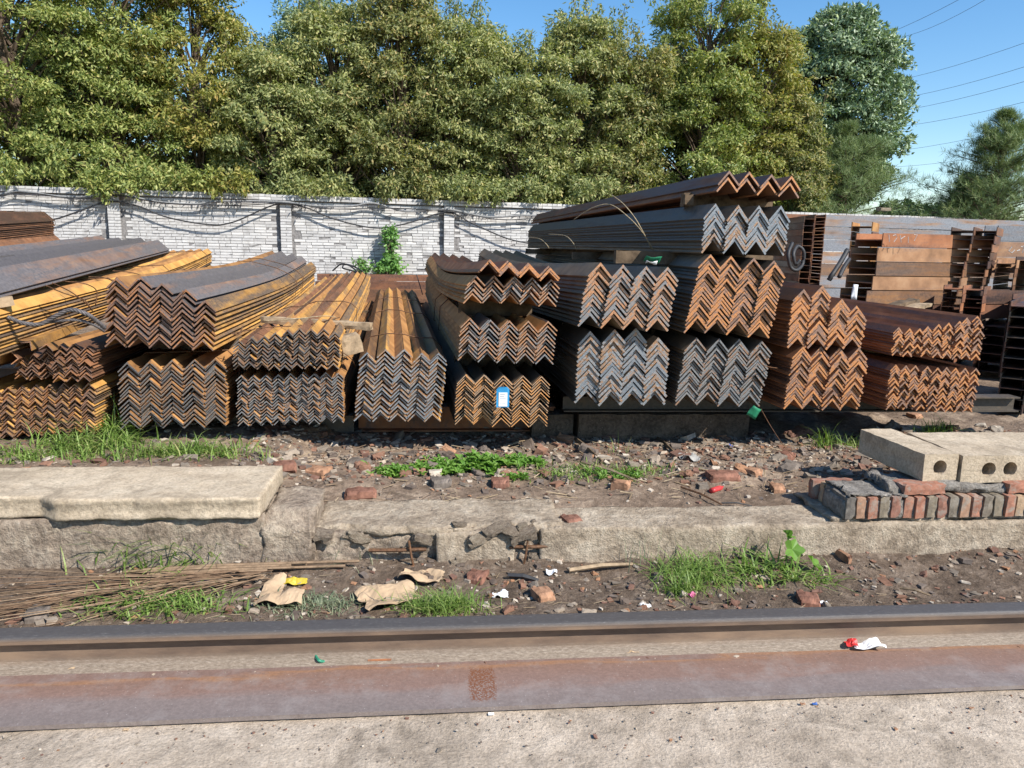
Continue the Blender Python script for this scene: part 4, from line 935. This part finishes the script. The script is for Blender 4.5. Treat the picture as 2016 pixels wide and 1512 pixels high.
for i, (px, py, pw) in enumerate([(120, 60, 700), (520, 180, 520), (820, 130, 480), (1080, 170, 480), (1330, 130, 480), (1500, 210, 260)]):
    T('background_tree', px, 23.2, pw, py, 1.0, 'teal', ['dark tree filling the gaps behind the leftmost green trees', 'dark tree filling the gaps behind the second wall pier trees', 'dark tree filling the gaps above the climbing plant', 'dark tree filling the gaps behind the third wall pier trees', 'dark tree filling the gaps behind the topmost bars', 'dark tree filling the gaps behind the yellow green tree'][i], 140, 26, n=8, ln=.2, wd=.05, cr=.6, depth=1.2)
def pine(pxc, Y, pw, pytop, zb, label, nb=60, tuft=14, ln=.14, up=.5):
    base = atY(pxc, 480, Y); cx = base[0]; top = atY(pxc, pytop, Y)[2]; rx = abs(atY(pxc+pw/2, 480, Y)[0]-cx); H = top-.25
    e = empty('pine_tree', (cx, Y, .25), label, 'tree', 'trees behind the wall'); Cn = []; Dn = []; m_ = MB()
    for _ in range(nb):
        u = rng.uniform(0, 1)**1.1; z = (zb-.25)+(H-(zb-.25))*u; an = rng.uniform(0, 2*math.pi); L = rx*(1.03-u)**.8*rng.uniform(.6, 1.1)
        p0 = np.array([0, 0, z-.15]); p1 = np.array([math.cos(an)*L, math.sin(an)*L, z+L*.22]); m_.tube([tuple(p0), tuple((p0+p1)/2-np.array([0, 0, .03])), tuple(p1)], [.02, .014, .006], 4)
        for k in range(tuft):
            v_ = rng.uniform(.3, 1.02); q = p0+(p1-p0)*v_+rng.normal(0, .10*L+.03, 3)*np.array([1, 1, .5]); Cn.append(q); d = (p1-p0)/L*.5; d[2] += up; Dn.append(d)
    Cn = np.array(Cn); Dn = np.array(Dn); V, F = leaf_cloud(Cn, Dn, 26, ln, .0045, -.15, .02)
    put('crown', fast_mesh('crown', V, F, LF['pine']), e); m_.build('branches', BARK, e)
    m_ = MB(); m_.tube([(0, 0, -.1), (0, 0, H*.5), (0, 0, H*.97)], [.11, .07, .01], 8); m_.build('trunk', BARK, e, smooth=True)
pine(1655, 21.5, 330, 245, 2.0, 'soft grey green pine in front of the silvery tree', 120, 16, .2)
pine(1560, 21.2, 180, 330, 2.0, 'smaller pine left of the soft grey green pine', 50, 14, .2)
pine(1950, 19.5, 300, 222, 2.2, 'dark pine with upright tufts at the right edge', 120, 16, .2, .6)
pine(1890, 20.5, 170, 350, 2.2, 'low pine at the foot of the right edge pine', 60, 14, .2, .6)
for i, (px, py, pw) in enumerate([(1770, 393, 120), (1840, 400, 130), (1900, 388, 120)]):
    T('bush', px, 40, pw*1.0, py, 2., 'teal', ['low far bush left of the right edge pine, leftmost', 'low far bush in the middle of the sky gap', 'low far bush next to the right edge pine'][i], 40, 20, n=7, ln=.3, wd=.08, cr=.7, cat='bush')
T('climbing_plant', 768, 17.45, 26, 448, 1.1, 'vine', 'climbing green vine standing up against the white wall', 20, 8, n=5, ln=.09, wd=.03, cr=.09, depth=.08, cat='vine', spread=.04, droop=.3)['group'] = 'plants at the foot of the wall'
T('climbing_plant', 764, 17.4, 52, 512, .9, 'vine', 'leafy base of the vine at the foot of the wall', 12, 8, n=5, ln=.10, wd=.035, cr=.11, depth=.15, cat='vine', spread=.05, droop=.3)['group'] = 'plants at the foot of the wall'
T('wall_weed', 712, 17.35, 26, 508, .9, 'vine', 'small pale weed left of the vine against the wall', 8, 7, n=5, ln=.09, wd=.02, cr=.09, depth=.1, cat='weed', spread=.04)['group'] = 'plants at the foot of the wall'

# ------------------------------------------------------------------ rubble
def chunk(sz, flat=.6, j=.25):
    v = np.array(boxv(-1, -1, -1, 1, 1, 1), float); v += rng.uniform(-j, j, v.shape)*1.6
    s_ = np.array([rng.uniform(.6, 1.5), rng.uniform(.6, 1.1), rng.uniform(.35, 1)*flat])*sz/2
    v *= s_; an = rng.uniform(0, 6.28); ti = rng.normal(0, .35); R1 = np.array([[math.cos(an), -math.sin(an), 0], [math.sin(an), math.cos(an), 0], [0, 0, 1]]); R2 = np.array([[1, 0, 0], [0, math.cos(ti), -math.sin(ti)], [0, math.sin(ti), math.cos(ti)]])
    return v@R2.T@R1.T
mb = MB()
for _ in range(8500):
    x = rng.uniform(-2.6, 4.6); y = 3.72+rng.beta(2.2, 1.6)*1.5
    if x < -1.2 and rng.random() < .65: continue
    if y < 4.05 and rng.random() < .6: continue
    s_ = rng.lognormal(-4.15, .55); mb.add(chunk(s_)+np.array([x, y, zup(x, y)+s_*.12]), BOXF)
mb.build('rubble', RUB)['kind'] = 'stuff'
mb = MB()
for _ in range(2600):
    x = rng.uniform(-3, 4.2); y = rng.uniform(2.78, 3.5)
    if fbm(x*1.5, y*2, 40) < -.12 and rng.random() < .7: continue
    s_ = rng.lognormal(-4.3, .45); mb.add(chunk(s_)+np.array([x, y, zlow(x, y)+s_*.12]), BOXF)
for _ in range(900):
    x = rng.uniform(-2.5, 3.5); y = 2.32-rng.exponential(.22); s_ = rng.lognormal(-5.6, .4); mb.add(chunk(s_)+np.array([x, y, .004]), BOXF)
for _ in range(160):
    x = rng.uniform(-2, 3); s_ = rng.lognormal(-4.9, .3); mb.add(chunk(s_)+np.array([x, 2.61-rng.random()*.012, .022]), BOXF)
mb.build('gravel', RUB)['kind'] = 'stuff'
cm = []
for _ in range(14):
    V, F = rough_box(-.5, -.4, -.3, .5, .4, .3, .2, .08, .16, 2.2, seed=rng.uniform(0, 90)); cm.append(mkmesh('broken_stone', V, F, RUBO))
for i in range(150):
    x = rng.uniform(-1.1, 4.3); y = rng.uniform(4.15, 5.3) if i < 95 else rng.uniform(2.82, 3.35)
    s_ = rng.uniform(.045, .13) if i < 95 else rng.uniform(.03, .07)
    if i >= 95 and rng.random() < .5: x = rng.uniform(-.3, 1.3)
    z = zup(x, y) if i < 95 else zlow(x, y)
    o = put('broken_stone', cm[i % 14], None, (x, y, z+s_*.06), tuple(rng.uniform(-.5, .5, 2))+(rng.uniform(0, 6.28),), (s_, s_*rng.uniform(.6, 1), s_*rng.uniform(.5, .9)))
    tag(o, 'small broken piece of stone or brick among the rubble before the bundles' if i < 95 else 'small broken piece of stone or brick on the dirt behind the rail', 'stone', 'broken pieces in the rubble' if i < 95 else 'broken pieces on the dirt strip')
def ztop(px, py, up=True):
    z = .24 if up else .05
    for _ in range(4): p_ = atZ(px, py, z); z = (zup if up else zlow)(p_[0], p_[1])
    return p_
bm3 = [rough_box(-.095, -.05, -.02, .095, .05, .035, .02, .0022, .016, 11, seed=80+i) for i in range(3)]
def lonebrick(px, py, rz, mat, label, sx=1, up=True, rx=0, cat='brick', sy=1):
    p_ = ztop(px, py, up); V, F = bm3[int(px) % 3]; o = put('loose_brick', mkmesh('loose_brick', V, F, mat), None, p_, (R_(rx), 0, R_(rz)), (sx, sy, 1)); tag(o, label, cat)
RB = simple('red_brick', (.2, .1, .07), .9, .1, .35, 14); GB = simple('grey_brick', (.15, .125, .105), .9, .1, .3, 14); OB = simple('orange_brick', (.32, .18, .11), .9, .1, .3, 14)
lonebrick(710, 975, 3, RB, 'flat red brick sunk in the dirt behind the broken ledge', .9)
lonebrick(868, 952, 8, GB, 'dark grey brick in front of the broad leaved weeds', .6)
lonebrick(985, 953, -5, RB, 'small red brown brick right of the broad leaved weeds', .55)
lonebrick(1422, 940, 2, RB, 'red brown brick with holes lying in the rubble', 1.0)
lonebrick(1552, 925, 50, GB, 'grey rectangular block tilted in the rubble near the brickwork', 1.1, rx=12)
lonebrick(1546, 900, 20, RB, 'red ribbed brick fragment in the rubble at the right', .45)
lonebrick(1480, 933, 30, OB, 'orange brick fragment in the rubble left of the grey block', .4)
lonebrick(1222, 958, 60, OB, 'orange red brick fragment at the edge of the rubble', .35)
lonebrick(708, 915, -20, GB, 'rounded dark brick half buried at the shadow edge', .7)
lonebrick(625, 930, -25, OB, 'pale orange broken brick left in the rubble', .8)
lonebrick(880, 893, 70, OB, 'orange brick standing tilted at the shadow edge', .5, rx=30)
lonebrick(560, 922, 10, RB, 'broken red brick by the end of the concrete slab', .7)
lonebrick(940, 1140, -25, RB, 'red brown brick fragment at the foot of the ledge', .45, False)
lonebrick(1068, 1175, 20, OB, 'orange stone on the dirt behind the rail', .45, False)
lonebrick(1530, 965, -10, OB, 'yellow brown stone lying at the edge of the brickwork shadow', .4)
lonebrick(1660, 1100, 10, OB, 'small orange pebble at the foot of the ledge', .12, False)
lonebrick(1125, 1030, 15, RB, 'red brown brick fragment set in the broken ledge top', .5)
lonebrick(1590, 1185, -15, RB, 'brown brick piece behind the rail below the big leaf', .5, False)
lonebrick(75, 1215, 10, GB, 'dark grey stone at the left behind the rail', .45, False)
lonebrick(1800, 822, 15, OB, 'brown stone wedged beneath the lower rusty bundle', .5)
# planks / sticks in the rubble
def stick(a, b_, r, mat, label, cat='stick', z=.02, up=True, name='stick', n=5):
    A = Vector(ztop(*a, up))+Vector((0, 0, z)); B = Vector(ztop(*b_, up))+Vector((0, 0, z)); m_ = MB(); mid = (A+B)/2+Vector((0, 0, .01)); m_.tube([(0, 0, 0), mid-A, B-A], [r, r*1.05, r*.7], n)
    return tag(m_.build(name, mat, None, loc=A), label, cat)
stick((1120, 860), (1185, 915), .014, WOODD, 'dark stick sloping out of the shade toward the rubble')
stick((1290, 865), (1330, 900), .012, WOODD, 'dark stick in the shade near the concrete beam')
stick((1120, 1130), (1245, 1118), .012, WOOD, 'pale flat stick at the foot of the ledge', up=False)
stick((1145, 915), (1260, 955), .008, WOOD, 'thin stick across the weeds in the rubble')
stick((1340, 965), (1420, 1000), .006, WIRE, 'thin dark wire piece on the ledge near the bottle')
stick((1420, 997), (1480, 1003), .004, BLACKC, 'short black pen like stick on the ledge')
stick((1770, 1165), (1830, 1180), .006, WOOD, 'small stick on the bare dirt at the right', up=False)
stick((1000, 1140), (1060, 1150), .012, BLACKC, 'black crumpled strip at the foot of the ledge', up=False)
mb = MB()
for _ in range(260):
    x = rng.uniform(-1, 4); y = rng.uniform(3.8, 4.9); an = rng.uniform(0, 3.14); l_ = rng.uniform(.03, .13); z = zup(x, y)+.012
    mb.tube([(x, y, z), (x+math.cos(an)*l_, y+math.sin(an)*l_*.6, z+rng.uniform(-.004, .02))], rng.uniform(.0015, .004), 4)
for _ in range(420):
    x = rng.uniform(-2.6, 2.2); y = rng.uniform(2.78, 3.4); an = rng.normal(0, .9); l_ = rng.uniform(.015, .07); z = zlow(x, y)+.006
    mb.tube([(x, y, z), (x+math.cos(an)*l_, y+math.sin(an)*l_*.6, z+rng.uniform(-.002, .015))], rng.uniform(.0006, .0016), 4)
STRAW = island_mat('straw', [(0, (.16, .11, .07)), (.4, (.28, .21, .13)), (.8, (.38, .3, .2)), (1, (.14, .09, .06))])
mb.build('straw_litter', STRAW)['kind'] = 'stuff'
# heap of dry twigs at the left
TWIG = island_mat('twig', [(0, (.13, .08, .05)), (.4, (.2, .13, .08)), (.8, (.28, .2, .13)), (1, (.12, .08, .05))])
mb = MB()
for _ in range(75):
    x1 = rng.uniform(-1.15, -.78); y1 = 3.30+rng.normal(0, .03); z1 = .06+rng.uniform(0, .04); l_ = rng.uniform(.4, 1.35)
    x0 = x1-l_; y0 = min(3.4, max(2.9, 3.17+rng.normal(0, .13)-.05*l_)); z0 = zlow(x0, y0)+.01+rng.exponential(.025)
    mx_, my_ = (x0+x1)/2+rng.normal(0, .05), (y0+y1)/2+rng.normal(0, .03)
    mb.tube([(x1, y1, z1), (mx_, my_, max((z0+z1)/2, zlow(mx_, my_)+.015)+rng.uniform(0, .02)), (x0+.12*l_, y0+rng.normal(0, .012), z0+.01), (x0, y0, z0)], [rng.uniform(.002, .0036), .0025, .0016, .001], 4, caps=False)
tg = mb.build('dry_twigs', TWIG); tg['kind'] = 'stuff'
for i in range(7):
    A = Vector((-1.28+rng.uniform(-.2, .05), 3.33+i*.008, .075+.008*(i % 4))); m_ = MB(); m_.tube([(0, 0, 0), (.3, .01, .01), (.62+.04*i, .02, .012)], .007, 6)
    tag(m_.build('reed_stalk', TWIG, None, loc=A), 'straight brown stalk lying in the thick end of the twig heap', 'stalk', 'stalks at the thick end of the twig heap')

# litter
CARD = simple('cardboard', (.42, .3, .19), .85, .15, .12, 9)
def crumple(name, px, py, w_, h_, mat, label, cat, up=False, hgt=.04, rz=0, seed=0, z=.0, cut=None):
    p_ = Vector(ztop(px, py, up)) if z == 0 else Vector(atZ(px, py, z)); n = 14; V = []; F = []
    for j in range(n+1):
        for i in range(n+1):
            u, v_ = i/n-.5, j/n-.5; ed = 1+.18*mnoise.noise(Vector((u*4+seed, v_*4, 3)))
            zz = hgt*(.35+.8*mnoise.noise(Vector((u*1.9+seed, v_*1.9, 0)))+.3*abs(mnoise.noise(Vector((u*4+seed, v_*4, 5)))))
            V.append((u*w_*ed, v_*h_*ed, max(.004, zz)))
    for j in range(n):
        for i in range(n):
            if cut and cut((i+.5)/n-.5, (j+.5)/n-.5): continue
            F.append((j*(n+1)+i, j*(n+1)+i+1, (j+1)*(n+1)+i+1, (j+1)*(n+1)+i))
    o = put(name, mkmesh(name, V, F, mat), None, p_, (0, 0, R_(rz))); md = o.modifiers.new('thick', 'SOLIDIFY'); md.thickness = .002; return tag(o, label, cat)
crumple('cardboard_piece', 560, 1175, .2, .26, CARD, 'torn curved cardboard piece near the yellow packet', 'cardboard', seed=3, hgt=.07, cut=lambda u, v_: u > -.05 and v_ > -.12 and (u-.35)**2+(v_-.35)**2 < .25)
crumple('cardboard_piece', 765, 1180, .25, .2, CARD, 'flat torn cardboard piece left of the bright grass tuft', 'cardboard', seed=13, hgt=.06, rz=25)
crumple('cardboard_piece', 830, 1140, .2, .12, CARD, 'crumpled cardboard behind the bright grass tuft', 'cardboard', seed=23, hgt=.06, rz=-15)
RED = simple('red_print', (.55, .03, .03), .4, .5, .05, 5); WHT = simple('white_packet', (.78, .78, .78), .45, .4, .04, 8); YEL = simple('yellow_packet', (.5, .38, .03), .5, .4, .15, 12); SILV = simple('foil', (.5, .5, .52), .25, .6, .3, 30, .5)
e = crumple('crushed_packet', 1708, 1272, .12, .065, WHT, 'crushed white and red packet lying on the rail foot by the plate', 'packet', z=.035, hgt=.03, seed=2, rz=-8)
crumple('packet_flap', 0, 0, .05, .05, RED, None, None, z=.03, hgt=.02, seed=5).parent = e
bpy.data.objects['packet_flap'].location = (-.07, -.004, .008)
crumple('yellow_wrapper', 583, 1150, .1, .045, YEL, 'yellow wrapper lying behind the torn curved cardboard', 'wrapper', hgt=.03, seed=6)
crumple('white_scrap', 1085, 1130, .05, .04, WHT, 'small white scrap at the foot of the broken ledge', 'scrap', hgt=.03, seed=8)
crumple('white_scrap', 985, 1175, .07, .05, WHT, 'crumpled whitish plastic right of the bright grass tuft', 'scrap', hgt=.03, seed=18)
crumple('white_scrap', 1270, 1195, .05, .03, WHT, 'small folded white paper just behind the rail', 'scrap', hgt=.03, seed=28)
crumple('white_scrap', 1620, 1190, .05, .035, WHT, 'white flat scrap behind the rail below the big leaf', 'scrap', hgt=.02, seed=38)
crumple('white_scrap', 967, 1407, .02, .012, WHT, 'tiny white scrap on the pavement before the rust stain', 'scrap', z=.003, hgt=.008, seed=48)
crumple('leaf_scrap', 135, 1317, .05, .02, CARD, 'dry leaf caught between plate and rail at the left', 'scrap', z=.03, hgt=.015, seed=58)
crumple('leaf_scrap', 1245, 1284, .05, .02, CARD, 'dry leaf caught between plate and rail in the middle', 'scrap', z=.03, hgt=.015, seed=68)
crumple('leaf_scrap', 248, 1438, .018, .012, CARD, 'tiny dry leaf on the pavement at the left', 'scrap', z=.003, hgt=.008, seed=78)
crumple('leaf_scrap', 1580, 1387, .018, .01, OB, 'tiny orange leaf scrap on the pavement at the right', 'scrap', z=.003, hgt=.008, seed=88)
crumple('leaf_scrap', 1912, 1395, .02, .008, OB, 'small orange chip on the pavement near the right edge', 'scrap', z=.003, hgt=.008, seed=98)
crumple('pink_scrap', 1362, 1175, .03, .03, simple('pink_plastic', (.6, .15, .3), .5, .4, .1, 9), 'small pink plastic scrap in the right grass tuft', 'scrap', hgt=.03, seed=33)
crumple('rag', 1355, 905, .12, .1, simple('grey_rag', (.25, .24, .22), .9, .1, .3, 12), 'grey rag scrap in the rubble near the weeds', 'rag', up=True, hgt=.05, seed=43)
crumple('paper_scrap', 1348, 843, .1, .07, WHT, 'white paper scrap in the shade under the leaning bundle', 'paper', up=True, hgt=.04, seed=53)
crumple('blue_scrap', 1438, 880, .03, .02, simple('blue_plastic', (.03, .08, .4), .5, .4, .1, 9), 'small blue scrap at the edge of the shade', 'scrap', up=True, hgt=.03, seed=54)
crumple('blue_scrap', 1604, 1387, .018, .01, simple('blue_plastic_b', (.05, .12, .35), .5, .4, .1, 9), 'tiny blue scrap on the pavement near the plate', 'scrap', z=.003, hgt=.008, seed=55)
def bottle(px, py, r, L, mat, rz, label, up=False):
    p_ = Vector(ztop(px, py, up))+Vector((0, 0, r)); pr = [(0, .0), (r*.9, .0), (r, .02), (r*.92, L*.3), (r, L*.5), (r*.95, L*.7), (r*.4, L*.88), (r*.38, L), (0, L)]; n = 14; V = []; F = []
    for rr, y in pr:
        for k in range(n): t = 2*math.pi*k/n; V.append((rr*math.cos(t)*1.05, y, rr*math.sin(t)*.85))
    for i in range(len(pr)-1):
        for k in range(n): k2 = (k+1) % n; F.append((i*n+k, i*n+k2, (i+1)*n+k2, (i+1)*n+k))
    return tag(put('bottle', mkmesh('bottle', V, F, mat, smooth=True), None, p_, (0, 0, R_(rz))), label, 'bottle')
bottle(380, 1160, .026, .18, SILV, -80, 'clear crushed bottle lying in the left weeds')
bottle(1400, 972, .018, .12, simple('red_label', (.45, .04, .04), .4, .4, .2, 20), -55, 'small red wrapped bottle lying on the ledge', True)
# green-wrapped wire hook on the rail foot
GW = simple('green_tape', (.03, .2, .12), .5, .4, .2, 40)
e = empty('wire_hook', atZ(625, 1300, .045), 'green taped wire hook lying on the rail foot', 'wire hook')
P = [Vector(atZ(*q)) - e.location for q in [(640, 1303, .03), (628, 1300, .045), (622, 1290, .05), (632, 1286, .055), (660, 1284, .055), (690, 1280, .05)]]
m_ = MB(); m_.tube(smooth_path(P, 5), .0035, 6); m_.build('wire', WIRE, e); m_ = MB(); m_.tube(smooth_path(P[:4], 5), .006, 6); m_.build('tape', GW, e)
V, F = rough_box(0, 0, 0, .09, .045, .006, .03, .0005, 0, 5)
o = put('small_plate', mkmesh('small_plate', V, F, S['redbrown']), None, atZ(724, 1303, .03)+np.array([0, 0, .0]), (R_(12), 0, 0)); tag(o, 'small rusty plate on the rail foot right of the green hook', 'small plate')

# ------------------------------------------------------------------ grass and weeds
def blades(spots, h, wd, mat, name, lean=.6, segs=3):
    V = []; F = []
    for x, y, z in spots:
        an = rng.uniform(0, 6.28); hh = h*rng.uniform(.5, 1.15); le = lean*rng.uniform(.3, 1.9)*hh; hh = hh*rng.choice([.45, .7, 1., 1.15]); w_ = wd*rng.uniform(.7, 1.2); s_ = np.array([-math.sin(an), math.cos(an)])*w_/2; b0 = len(V)
        for k in range(segs+1):
            u = k/segs; cx = x+math.cos(an)*le*u*u; cy = y+math.sin(an)*le*u*u; cz = z+hh*(u-.32*u**3*(le/hh)); ww = (1-u**1.6)
            if k == segs: V.append((cx, cy, cz))
            else: V.append((cx-s_[0]*ww, cy-s_[1]*ww, cz)); V.append((cx+s_[0]*ww, cy+s_[1]*ww, cz))
        for k in range(segs-1): F.append((b0+2*k, b0+2*k+1, b0+2*k+3, b0+2*k+2))
        F.append((b0+2*segs-2, b0+2*segs-1, b0+2*segs))
    return V, F
def tuft(px, py, n, spread, h, wd, mat, label, cat='grass', up=True, lean=.6, name='grass_tuft', sy=None, grp='grass tufts and weeds'):
    p_ = ztop(px, py, up); zf = zup if up else zlow
    sp_ = []
    for _ in range(n):
        dx = rng.normal(0, spread); dy = rng.normal(0, sy or spread*.5); sp_.append((dx, dy, zf(p_[0]+dx, p_[1]+dy)-p_[2]-.005))
    V, F = blades(sp_, h, wd, mat, name, lean)
    return tag(put(name, mkmesh(name, V, F, mat), None, p_), label, cat, grp)
tuft(40, 895, 330, .22, .09, .009, GR, 'short grass under the leftmost grass bundle', sy=.05, lean=1.0)
tuft(180, 880, 420, .16, .15, .010, GR, 'taller grass clump at the right corner of the leftmost bundle', sy=.05, lean=1.0)
tuft(235, 860, 150, .06, .26, .012, GR, 'tall grass blades rising between the two leftmost bundles', sy=.05, lean=1.0)
tuft(330, 895, 420, .2, .11, .009, GR, 'grass patch under the grey brown bundle', sy=.05, lean=1.0)
tuft(430, 895, 160, .12, .12, .009, GR, 'thin grass patch at the end of the concrete slab', sy=.05, lean=1.0)
tuft(520, 905, 7, .02, .12, .012, GR, 'single pale grass sprout by the slab end')
tuft(335, 1100, 240, .16, .22, .010, GR, 'tall leafy grass growing up before the slab over the twigs', up=False, lean=.9, sy=.05)
tuft(430, 1085, 140, .12, .19, .011, GR, 'grass growing over the thick end of the twig heap', up=False, lean=.9, sy=.04)
tuft(290, 1190, 380, .14, .09, .010, GR, 'low bright weeds just behind the rail at the left', up=False, lean=1.1, sy=.05)
tuft(390, 1200, 120, .1, .07, .009, GR, 'sparse low weeds right of the bright low weeds', up=False, lean=1.1, sy=.04)
tuft(175, 1010, 14, .02, .13, .004, GR, 'thin wiry grass growing on the concrete slab face', up=True)
tuft(868, 1198, 520, .085, .11, .006, GR, 'bright dense grass tuft just behind the rail in the middle', up=False, lean=.9, sy=.03)
tuft(620, 1190, 600, .12, .045, .007, GRD, 'grey green low weed mat left of the flat cardboard', 'weed', False, 1.2, 'weed_mat', sy=.045)
tuft(1370, 1140, 300, .09, .14, .007, GR, 'dark green spreading grass tuft in front of the straight beam', up=False, lean=1.2, sy=.05)
tuft(1345, 1165, 180, .05, .12, .006, GR, 'bright heart of the spreading grass tuft', up=False, lean=.8, sy=.03)
tuft(1490, 1130, 110, .09, .15, .012, GR, 'broad bladed grass right of the spreading tuft', up=False, lean=1.3, sy=.04)
tuft(1580, 1140, 90, .08, .1, .010, GR, 'small grass under the big round leaves', up=False, lean=1.2, sy=.04)
tuft(1265, 1110, 10, .04, .3, .004, GRD, 'tall dry thin stems left of the spreading tuft', up=False, lean=.3)
tuft(1450, 1100, 8, .05, .26, .005, GRD, 'tall thin stems behind the broad bladed grass', up=False, lean=.5)
tuft(700, 1110, 14, .08, .12, .004, GRD, 'wiry dry grass before the broken ledge', up=False, lean=1.)
tuft(1650, 880, 160, .12, .13, .007, GR, 'grass tuft in the rubble left of the hollow slabs', lean=.9, sy=.06)
tuft(1625, 880, 24, .03, .2, .010, GR, 'upright grass sprout in the rubble left of the hollow slabs', lean=.5)
tuft(1220, 935, 260, .16, .08, .008, GR, 'sparse grass in the rubble below the concrete beam', lean=1.0, sy=.07)
tuft(1110, 935, 200, .12, .08, .008, GR, 'sparse grass right of the broad leaved weeds', lean=1.0, sy=.06)
tuft(1840, 850, 120, .08, .16, .007, GR, 'grass in the shade behind the hollow slabs', lean=.8)
tuft(1220, 890, 10, .03, .15, .005, GR, 'upright thin sprout below the concrete beam', lean=.3)
def weeds(px, py, n, sx, sy, ln, wd, label, up=True, mat=GRL, grp='broad leaved weeds'):
    p_ = np.array(ztop(px, py, up)); zf = zup if up else zlow; V = []; F = []
    for _ in range(n):
        dx, dy = rng.normal(0, sx), rng.normal(0, sy); c0 = np.array([dx, dy, zf(p_[0]+dx, p_[1]+dy)-p_[2]]); k = rng.integers(5, 9); a0 = rng.uniform(0, 6.28)
        for q in range(k):
            an = a0+q*2.4; el = rng.uniform(.25, 1.0); l_ = ln*rng.uniform(.5, 1.1); d = np.array([math.cos(an)*math.cos(el), math.sin(an)*math.cos(el), math.sin(el)]); s_ = np.array([-math.sin(an), math.cos(an), 0])*wd*rng.uniform(.7, 1.2)
            o_ = c0+np.array([0, 0, .01*q*.3]); b0 = len(V); mid = o_+d*l_*.5; tip = o_+d*l_-np.array([0, 0, l_*.25])
            V += [tuple(o_), tuple(mid+s_+np.array([0, 0, .004])), tuple(tip), tuple(mid-s_+np.array([0, 0, .004])), tuple(mid-np.array([0, 0, .003]))]
            F += [(b0, b0+1, b0+4), (b0+1, b0+2, b0+4), (b0+2, b0+3, b0+4), (b0+3, b0, b0+4)]
    return tag(put('weed', mkmesh('weed', V, F, mat), None, p_), label, 'weed', grp)
weeds(780, 930, 55, .06, .05, .05, .011, 'leftmost patch of low bright weeds in the rubble')
weeds(860, 925, 70, .07, .05, .06, .012, 'second patch of low bright weeds in the rubble')
weeds(940, 920, 110, .085, .06, .085, .016, 'largest bright broad leaved weed patch in the rubble')
weeds(1045, 915, 40, .05, .04, .07, .015, 'bright broad leaved weed right of the largest patch')
weeds(1020, 945, 14, .03, .02, .05, .01, 'tiny green weed beside the white stone')
weeds(1210, 940, 30, .08, .04, .05, .010, 'scattered small weeds right in the rubble')
def bigleaf(px, py, h, r, label, rot):
    p_ = Vector(ztop(px, py, False)); n = 22; V = [(0, 0, 0)]; F = []
    for k in range(n):
        t = 2*math.pi*k/n; rr = r*(1+.18*math.cos(5*t))*(1-.35*max(0, math.cos(t-math.pi))**8); V.append((rr*math.cos(t), rr*math.sin(t), .012*math.cos(3*t)+.01))
    F = [(0, k+1, (k+1) % n+1) for k in range(n)]
    e = empty('leafy_weed', p_, label, 'weed', 'big round leaved weeds'); m_ = MB(); m_.tube([(0, 0, 0), (.01, .01, h*.6), (0, 0, h)], .004, 5); m_.build('stem', GRL, e)
    put('leaf', mkmesh('leaf', V, F, GRL), e, (0, 0, h), rot)
bigleaf(1555, 1130, .13, .05, 'tall weed with one big round leaf before the straight beam', (R_(60), R_(10), 0))
bigleaf(1600, 1130, .055, .042, 'low weed with a big round leaf right of the tall one', (R_(45), R_(15), 1))
bigleaf(1545, 1125, .19, .032, 'smaller upper leaf of the round leaved weed', (R_(50), 0, 2))
